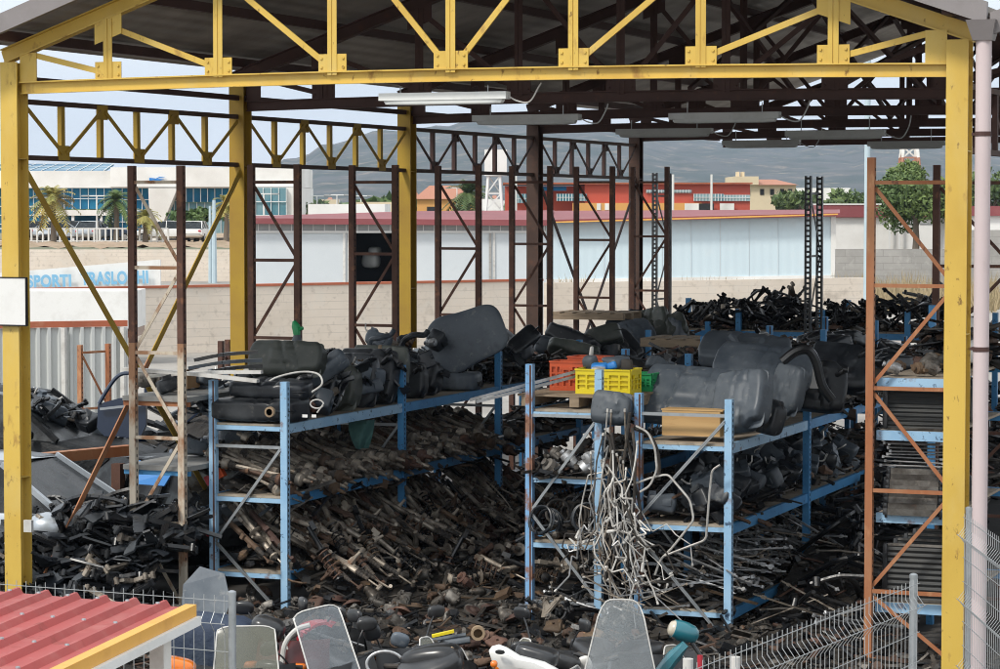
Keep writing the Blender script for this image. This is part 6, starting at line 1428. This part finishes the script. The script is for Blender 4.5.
# --- dealership
De=192.; o=frame(20,0,De); k=px(De); X=lambda u:(u-20)*k; Z=lambda v:4.3-(v-207.5)*k; zg=1.86
t=thing('showroom','white showroom with blue glass front and a slanted white entrance','building',o)
wbox(MB(),o,X(-40),X(298),-.5,14,Z(188),Z(171)).build('fascia',M['bwhite'],t)
wbox(MB(),o,X(112),X(299),-.7,14.2,Z(187),Z(167.5)).build('fascia',M['bwhite'],t)
m=MB(); vs=[o+RH*X(-20)+FH*.0+V((0,0,Z(171)+.01)),o+RH*X(104)+FH*0+V((0,0,Z(171)+.01)),o+RH*X(96)+FH*9+V((0,0,Z(162))),o+RH*X(-20)+FH*9+V((0,0,Z(162)))]
m.add(vs+[v-V((0,0,.15)) for v in vs],[(0,1,2,3),(7,6,5,4)]+[(i,4+i,4+(i+1)%4,(i+1)%4) for i in range(4)]); sk=m.build('skylight',M['gblue'],t)
m=MB()
for i in range(11):
    f=i/10; p=vs[0].lerp(vs[1],f); q=vs[3].lerp(vs[2],f); m.bar(p+V((0,0,.03)),q+V((0,0,.03)),.06,.03)
for f in (.5,.98): m.bar(vs[0].lerp(vs[3],f)+V((0,0,.05)),vs[1].lerp(vs[2],f)+V((0,0,.03)),.07,.03)
m.build('sash',M['mull'],sk)
def glaz(u0,u1,v0,v1,y,mt,nx,ny):
    g_=wbox(MB(),o,X(u0),X(u1),y,y+.2,Z(v1),Z(v0)).build('window',M[mt],t); m=MB()
    for i in range(nx+1): u=u0+(u1-u0)*i/nx; wbox(m,o,X(u)-.025,X(u)+.025,y-.08,y-.002,Z(v1),Z(v0))
    for j in range(1,ny): v=v0+(v1-v0)*j/ny; wbox(m,o,X(u0),X(u1),y-.14,y-.082,Z(v)-.03,Z(v)+.03)
    m.build('sash',M['mull'],g_)
glaz(-20,56,188.5,233,.2,'gblue',10,5); glaz(56,112,188.5,209,.2,'gblue',7,2); glaz(112,152,188.5,233,.2,'gblue',4,4); glaz(179,236,188.5,202,.2,'gblue',8,1); glaz(158,180,190,233,.9,'gteal',3,4); glaz(180,236,202.5,233,.6,'gteal',7,2)
wbox(MB(),o,X(44),X(112),-2.2,.1,Z(215.5),Z(210)).build('entrance_canopy',M['bwhite'],t); wbox(MB(),o,X(54),X(112),.3,.5,zg,Z(215.8)).build('window',M['gblue'],t)
for u in (53,76,104): wbox(MB(),o,X(u),X(u)+.2,-2.1,-1.9,zg,Z(215.8)).build('column',M['mull'],t)
m=MB(); vs=[o+RH*X(u)+FH*-.9+V((0,0,z)) for u,z in ((152,zg),(157,zg),(179,Z(188.2)),(150,Z(188.2)))]
m.add(vs+[v+FH*1.6 for v in vs],[(0,1,2,3),(7,6,5,4)]+[(i,4+i,4+(i+1)%4,(i+1)%4) for i in range(4)]); m.build('slanted_wall',M['bwhite'],t)
# the swoosh emblem on the fascia
m=MB(); 
def sw(pts): 
    A=[o+RH*X(u)+FH*-.78+V((0,0,Z(v))) for u,v in pts]; n=len(A); m.add(A+[p-FH*.06 for p in A],[tuple(range(n)),tuple(reversed(range(n,2*n)))]+[(i,n+i,n+(i+1)%n,(i+1)%n) for i in range(n)])
sw([(151,178),(151,181),(155,180.3),(160,181),(166,179.5),(160,179),(155,178.3)]); sw([(155,180),(161,177),(167,177.3),(161,178.2)])
m.build('emblem',M['cyan'],t)
# its white end block with tall glazing
wbox(MB(),o,X(236),X(299.5),-1.2,14,zg,Z(187.5)).build('end_wall',M['bwhite'],t)
glaz(250,288,188,229,-1.45,'gteal',5,3)
# raised ground, its scrub bank and retaining wall
a=at(-150,250,D=150); b=at(240,250,D=150)
m=MB(); q=[frame(-160,0,150.3),frame(262,0,150.3)]
pts=lambda a_,b_:tuple(q[0].lerp(q[1],a_)+FH*(90*b_)+V((0,0,1.74+(.25*noise.noise(V((a_*30,b_*30,0)))+.25 if b_<.25 else 0.12))))
m.grid(60,30,pts); struct('embankment',m,M['scrub'])
t=thing('retaining_wall','cream concrete retaining wall below the showroom car park','wall',q[0])
MB().bar(q[0]-FH*.12+V((0,0,.9)),q[1]-FH*.12+V((0,0,.9)),.24,1.9).build('wall',M['conc'],t)
Dq=176.; t=thing('railing','white metal railing along the showroom car park','railing',frame(20,1.86,Dq)); m=MB(); n=0
for z in (1.86+1.0,1.86+.15): m.bar(frame(-30,z,Dq),frame(168,z,Dq),.08,.08)
m.build('rail',M['polew'],t)
for i in range(34): q_=frame(-20+5.7*i,0,Dq); MB().bb((q_.x-.05,q_.y-.05,1.8),(q_.x+.05,q_.y+.05,2.86)).build('baluster',M['polew'],t)
cars=[(36,'carblack','dark parked car at the left end of the showroom car park'),(50,'carsilver','silver parked car in front of the left palm of the showroom'),(63,'carsilver','second silver car right of the left palm at the showroom'),(77,'carblack','black parked car under the showroom entrance canopy'),(92,'carsilver','silver parked car at the right of the showroom entrance'),(106,'carblue','dark blue parked car by the showroom doors'),(163,'white','white parked car below the slanted white wall'),(196,'white','white parked car beside the yellow second column')]
for i,(u,mt,lab) in enumerate(cars):
    p=frame(u,1.9,De-12+rng.random()*2); car(lab,p,TH+rng.choice((0,3.14))+U(-.1,.1)+(1.57 if i%3==1 else 0),M[mt],'cars parked before the showroom')
# lamp posts, twin poles
def lamppost(label,u,vt,D,zg=0.,arm=True,mt='polew',r=.08):
    p=frame(u,zg,D); z=4.3+(207.5-vt)*px(D); t=thing('lamp_post',label,'lamp post',p)
    MB().tube([p,p+V((0,0,(z-zg)*.6)),V((p.x,p.y,z))],[r,r*.8,r*.6],8).build('pole',M[mt],t,True)
    if arm:
        m=MB(); q=V((p.x,p.y,z)); m.tube([q-RH*.7,q,q+RH*.7],.05,6); m.build('arm',M[mt],t)
        for s_ in (-1,1): m=MB(); m.sbox((.6,.3,.12),.5,10,6,Matrix.Translation(q+RH*.8*s_)); m.build('lamp_head',M['wingrey'],t)
    return t
lamppost('thin white lamp post in the showroom car park left of the rusty upright',97,196,178,1.86)
lamppost('grey blue pole beside the yellow second column, the taller of two',214,200,146,0,False,'pole',.16); lamppost('grey blue pole beside the yellow second column, the shorter of two',210,206,146.5,0,False,'pole',.12)
lamppost('double headed lamp post right of the white end block',317,196,205); lamppost('double headed lamp post left of the third yellow column',337,195,215); lamppost('double headed lamp post at the white end block window',264,194,188,1.86)
lamppost('distant lamp post just left of the third column',361,196,230); lamppost('distant lamp post right of the third column',457,188,240)
p=frame(867,0,60); m=MB(); m.tube([p,p+V((0,0,4)),p+V((0,0,8.2))],.068,12); solo('tall_pole',m,M['pole'],'tall pale blue pole rising behind the orange upright','pole',None,True,p)
# --- low things between: white walls, sheds of the town
def house(label,u0,u1,vt,D,mt,roof=None,dep=9,group=None,win=True):
    o=frame(u0,0,D); k=px(D); x1=(u1-u0)*k; z=4.3-(vt-207.5)*k
    t=thing('town_house',label,'house',o,group); wbox(MB(),o,0,x1,0,dep,-1,z).build('wall',M[mt],t)
    if roof:
        a_,b_,e_,f_=[o+RH*x+FH*y+V((0,0,z)) for x,y in ((-.4,-.4),(x1+.4,-.4),(-.4,dep+.4),(x1+.4,dep+.4))]; c_,d_=o+RH*(x1*.8)+FH*(dep/2)+V((0,0,z+1.6)),o+RH*(x1*.2)+FH*(dep/2)+V((0,0,z+1.6))
        m=MB(); m.add([a_,b_,c_,d_,e_,f_],[(0,1,2,3),(1,5,2),(5,4,3,2),(4,0,3),(0,4,5,1)]); m.build('roof',M[roof],t)
    if win:
        n=max(2,int(x1/3.5))
        for i in range(n): wbox(MB(),o,x1*(i+.35)/n,x1*(i+.65)/n,-.06,-.003,z-2.2,z-.9).build('window',M['dark'],t)
    return t
house('low white flat roofed building behind the left of the grey industrial roof',308,385,204,160,'bwhite',None,8,None,False)
house('low pale grey building with a flat roof behind the third column',350,402,202,185,'bcream',None,8,None,False)
house('small white building at the foot of the crane mast',478,500,199,200,'bwhite')
house('blue walled building behind the white end block of the showroom',268,312,208,200,'pole',None,8,None,False)
house('terracotta building right of the third column',417,474,199,300,'bor','tile'); house('white far building behind the red workshop, right of the cream house',797,850,188,420,'bwhite')
rr=random.Random(5)
for i in range(34):
    u=rr.uniform(290,960); D=rr.uniform(520,1500); w2=rr.uniform(4,11)*900/D; house('small far house on the plain below the hills',u,u+w2+2,207.5-rr.uniform(2,9)*600/D-5,D,rr.choice(('bwhite','bcream','bor','bwhite')),rr.choice(('tile',None)),9,'far houses of the town below the hills',win=False)
# crane mast / billboard frame seen behind the side truss
def lattice(label,u,v0,v1,D,w2,mats,seg,name='lattice_mast',cat='mast'):
    p=frame(u,0,D); k=px(D); z0,z1=4.3-(v1-207.5)*k,4.3-(v0-207.5)*k; z0=0
    t=thing(name,label,cat,p); n=seg
    for i in range(n):
        m=MB(); za,zb=z0+(z1-z0)*i/n,z0+(z1-z0)*(i+1)/n; ta,tb=1-.55*i/n,1-.55*(i+1)/n
        c=[(-1,-1),(1,-1),(1,1),(-1,1)]
        for j in range(4):
            A=p+RH*(c[j][0]*w2/2*ta)+FH*(c[j][1]*w2/2*ta)+V((0,0,za)); B=p+RH*(c[j][0]*w2/2*tb)+FH*(c[j][1]*w2/2*tb)+V((0,0,zb)); j2=(j+1)%4
            B2=p+RH*(c[j2][0]*w2/2*tb)+FH*(c[j2][1]*w2/2*tb)+V((0,0,zb)); A2=p+RH*(c[j2][0]*w2/2*ta)+FH*(c[j2][1]*w2/2*ta)+V((0,0,za))
            m.bar(A,B,w2*.09,w2*.09); m.bar(A,B2,w2*.05,w2*.05); m.bar(B,B2,w2*.05,w2*.05)
        m.build('section',M[mats[i%len(mats)]],t)
    return t,p,z1
lattice('red and white lattice radio mast far behind the tree',909,146,175,520,6,('bwhite','tile'),7)
t,p,z1=lattice('white lattice mast carrying a white box behind the left side truss',494,176,206,150,1.5,('polew',),6)
k=px(150); wbox(MB(),p,-.55,.75,-.5,.5,z1,4.3+(207.5-150)*k).build('white_box',M['bwhite'],t)
# wires
# ------------------------------------------------------------------ trees
def tree(label,u,vt,D,cr,zg=0.,mt='leaf',n=1500,ls=.22,group=None,name='broadleaf_tree',ch=None,seed=0):
    r2=random.Random(seed*77+int(u)); p=frame(u,zg,D); zt=4.3+(207.5-vt)*px(D); H=zt-zg; ch=ch or H*.62
    t=thing(name,label,'tree',p,group); m=MB(); th=H-ch*.55
    m.tube([p,p+V((.1,0,th*.5)),p+V((0,.1,th))],[cr*.09,cr*.07,cr*.04],8); cz=zt-ch/2; C0=V((p.x,p.y,cz)); cl=[]
    for i in range(9):
        a=r2.uniform(0,6.28); e=r2.uniform(-.5,.9); rr_=r2.uniform(.35,.8)
        q=C0+V((math.cos(a)*cr*rr_*math.cos(e),math.sin(a)*cr*rr_*math.cos(e),ch*.5*rr_*math.sin(e))); cl.append((q,r2.uniform(.28,.5)))
        m.tube([p+V((0,0,th*.8)),(p+V((0,0,th))).lerp(q,.5)+V((0,0,.2)),q],[cr*.035,cr*.022,cr*.008],5)
    m.build('trunk',M['bark'],t,True); m=MB()
    for i in range(n):
        q,s_=cl[r2.randrange(len(cl))]; d=V((r2.gauss(0,1),r2.gauss(0,1),r2.gauss(0,1))).normalized()*r2.random()**.4
        c=q+V((d.x*cr*s_,d.y*cr*s_,d.z*ch*.5*s_*1.1)); x=V((r2.gauss(0,1),r2.gauss(0,1),r2.gauss(0,1))).normalized(); y=x.orthogonal().normalized(); l=ls*r2.uniform(.6,1.4)
        m.add([c-x*l,c+y*l*.5,c+x*l,c-y*l*.5],[(0,1,2,3)])
    m.build('crown',M[mt],t); return t
tree('bright green rounded tree right of the orange upright',915,157,165,3.1,0,'leaf',7500,.17,ch=5.6,seed=1)
tree('smaller dark tree left of the bright green one',893,172,180,2.3,0,'leaf',3500,.18,ch=5.0,seed=2); tree('green tree behind the corner column at the right',952,166,175,2.6,0,'leaf',4500,.18,ch=5.6,seed=3)
tree('green tree at the far right behind the downpipe',990,170,190,3.6,0,'leaf',2200,.3,seed=4)
tree('olive grey tree in front of the showroom windows',196,205,182,2.3,1.86,'leaf',1300,.25,seed=5)
tree('dark tree left of the pale blue shed end',806,187,260,3.6,0,'leaf',1300,.35,seed=6); tree('dark tree beside the cream house',788,187,300,3.4,0,'leaf',1100,.35,seed=7); tree('round dark tree right of the perforated upright',852,186,280,2.6,0,'leaf',900,.35,seed=8)
tree('low green bush tree right of the white end block',300,200,200,2.0,0,'leaf',800,.3,seed=9)
for i in range(26): 
    u=rr.uniform(290,960); D=rr.uniform(330,900); tree('dark far tree on the plain below the hills',u,207.5-rr.uniform(4,11)*400/D-2,D,rr.uniform(2.5,5),0,'leaf',260,.9,'far trees on the plain',seed=20+i)
def palm(label,u,vt,D,zg,fr,mt,seed):
    r2=random.Random(seed); p=frame(u,zg,D); zt=4.3+(207.5-vt)*px(D); t=thing('palm_tree',label,'palm',p); hz=zt-fr*.55
    m=MB(); m.tube([p,p+V((.05,0,(hz-zg)*.5)),V((p.x,p.y,hz))],[.22,.17,.20],9); m.build('trunk',M['bark'],t,True)
    m=MB(); top=V((p.x,p.y,hz))
    for i in range(46):
        a=r2.uniform(0,6.28); e=r2.uniform(-.7,1.35); L=fr*r2.uniform(.75,1.1); dx=V((math.cos(a),math.sin(a),0)); sd_=V((-math.sin(a),math.cos(a),0)); P=[]
        for s_ in range(8):
            f=s_/7; P.append(top+dx*(L*f*math.cos(e))+V((0,0,L*f*math.sin(e)-L*.55*f*f)))
        for s_ in range(7):
            for sg in (-1,1):
                for h in (0,.5):
                    b=P[s_].lerp(P[s_+1],h); tip=b+sd_*sg*fr*.26*(1-abs(s_/7-.4))+ (P[s_+1]-P[s_])*.6+V((0,0,-fr*.06)); w3=(P[s_+1]-P[s_])*.45
                    m.add([b,b+w3,tip],[(0,1,2)])
    m.build('crown',M[mt],t)
palm('palm with a yellowing crown before the showroom entrance',53,182,172,1.86,1.9,'leafy',1); palm('green palm behind the rusty upright before the blue glass',116,187,178,1.86,1.6,'leaf',2); palm('small yellowing palm right of the rusty upright',145,205,176,1.86,1.4,'leafy',3); palm('palm behind the yellow second column',226,192,176,1.86,1.3,'leafy',4)
palm('palm beside the white lattice mast',468,176,210,0,2.6,'leaf',5)
# distant wood at the foot of the hills
m=MB(); r2=random.Random(3)
for i in range(2600):
    u=r2.uniform(-150,1150); D=r2.uniform(900,2200); p=frame(u,0,D); h=r2.uniform(2,7)
    for j in range(3):
        c=p+V((r2.uniform(-6,6),r2.uniform(-6,6),h*r2.uniform(.3,1))); x=V((r2.gauss(0,1),r2.gauss(0,1),r2.gauss(0,.6))).normalized(); y=x.orthogonal().normalized(); l=r2.uniform(2,5)
        m.add([c-x*l,c+y*l*.7,c+x*l,c-y*l*.7],[(0,1,2,3)])
tag(m.build('distant_wood',M['leaf']),None,None,None,'stuff')
# ------------------------------------------------------------------ hills
M['hill']=pm('scrubby_hillside',(.07,.07,.062),.95,spots=[((.022,.036,.022),.011,.45,.58,.95),((.24,.19,.14),.03,.54,.64,.85),((.03,.045,.025),.06,.56,.64,.9),((.04,.055,.03),.013,.56,.66,.8)],coord='Object')
def hill(D0,dep,crest,name):
    """crest: [(u, v)] outline seen from the yard at distance D0+dep"""
    m=MB(); nx,ny=150,34
    def cv(u):
        for (a,b),(c,d) in zip(crest[:-1],crest[1:]):
            if a<=u<=c: f=(u-a)/(c-a); f=f*f*(3-2*f); return b+(d-b)*f
        return crest[-1][1]
    def fn(a,b):
        u=-400+1900*a; D=D0+dep*b; p=frame(u,0,D); zc=4.3+(207.5-cv(u))*px(D0+dep); s_=b**.85
        z=max(-2,zc*s_*(1+.16*(1-b)*noise.noise(V((a*22,b*3,1))))+ (10*noise.noise(V((a*60,b*9,4)))+5*noise.noise(V((a*140,b*22,4))))*b*(D0/2500))
        return (p.x,p.y,z-1)
    m.grid(nx,ny,fn); return struct(name,m,M['hill'],True)
hill(2600,1500,[(-400,200),(150,192),(255,176),(290,160),(330,143),(385,130),(430,127),(500,120),(600,128),(700,140),(780,146),(900,138),(1000,142),(1500,150)],'hills')
# ------------------------------------------------------------------ air
HZ=True
if HZ:
    m=MB(); m.bb((-5500,-180,-3.5),(5500,8800,420)); o=m.build('haze',None or bpy.data.materials.new('air')); am=o.data.materials[0]; am.use_nodes=True; nn=am.node_tree.nodes
    nn.remove(nn['Principled BSDF']); v=nn.new('ShaderNodeVolumePrincipled'); v.inputs['Density'].default_value=.0001; v.inputs['Color'].default_value=(.60,.75,.97,1); v.inputs['Anisotropy'].default_value=0
    am.node_tree.links.new(v.outputs[0],nn['Material Output'].inputs['Volume']); tag(o,None,None,None,'stuff')
for k_ in KINDS: k_.finish()
bpy.context.view_layer.update()
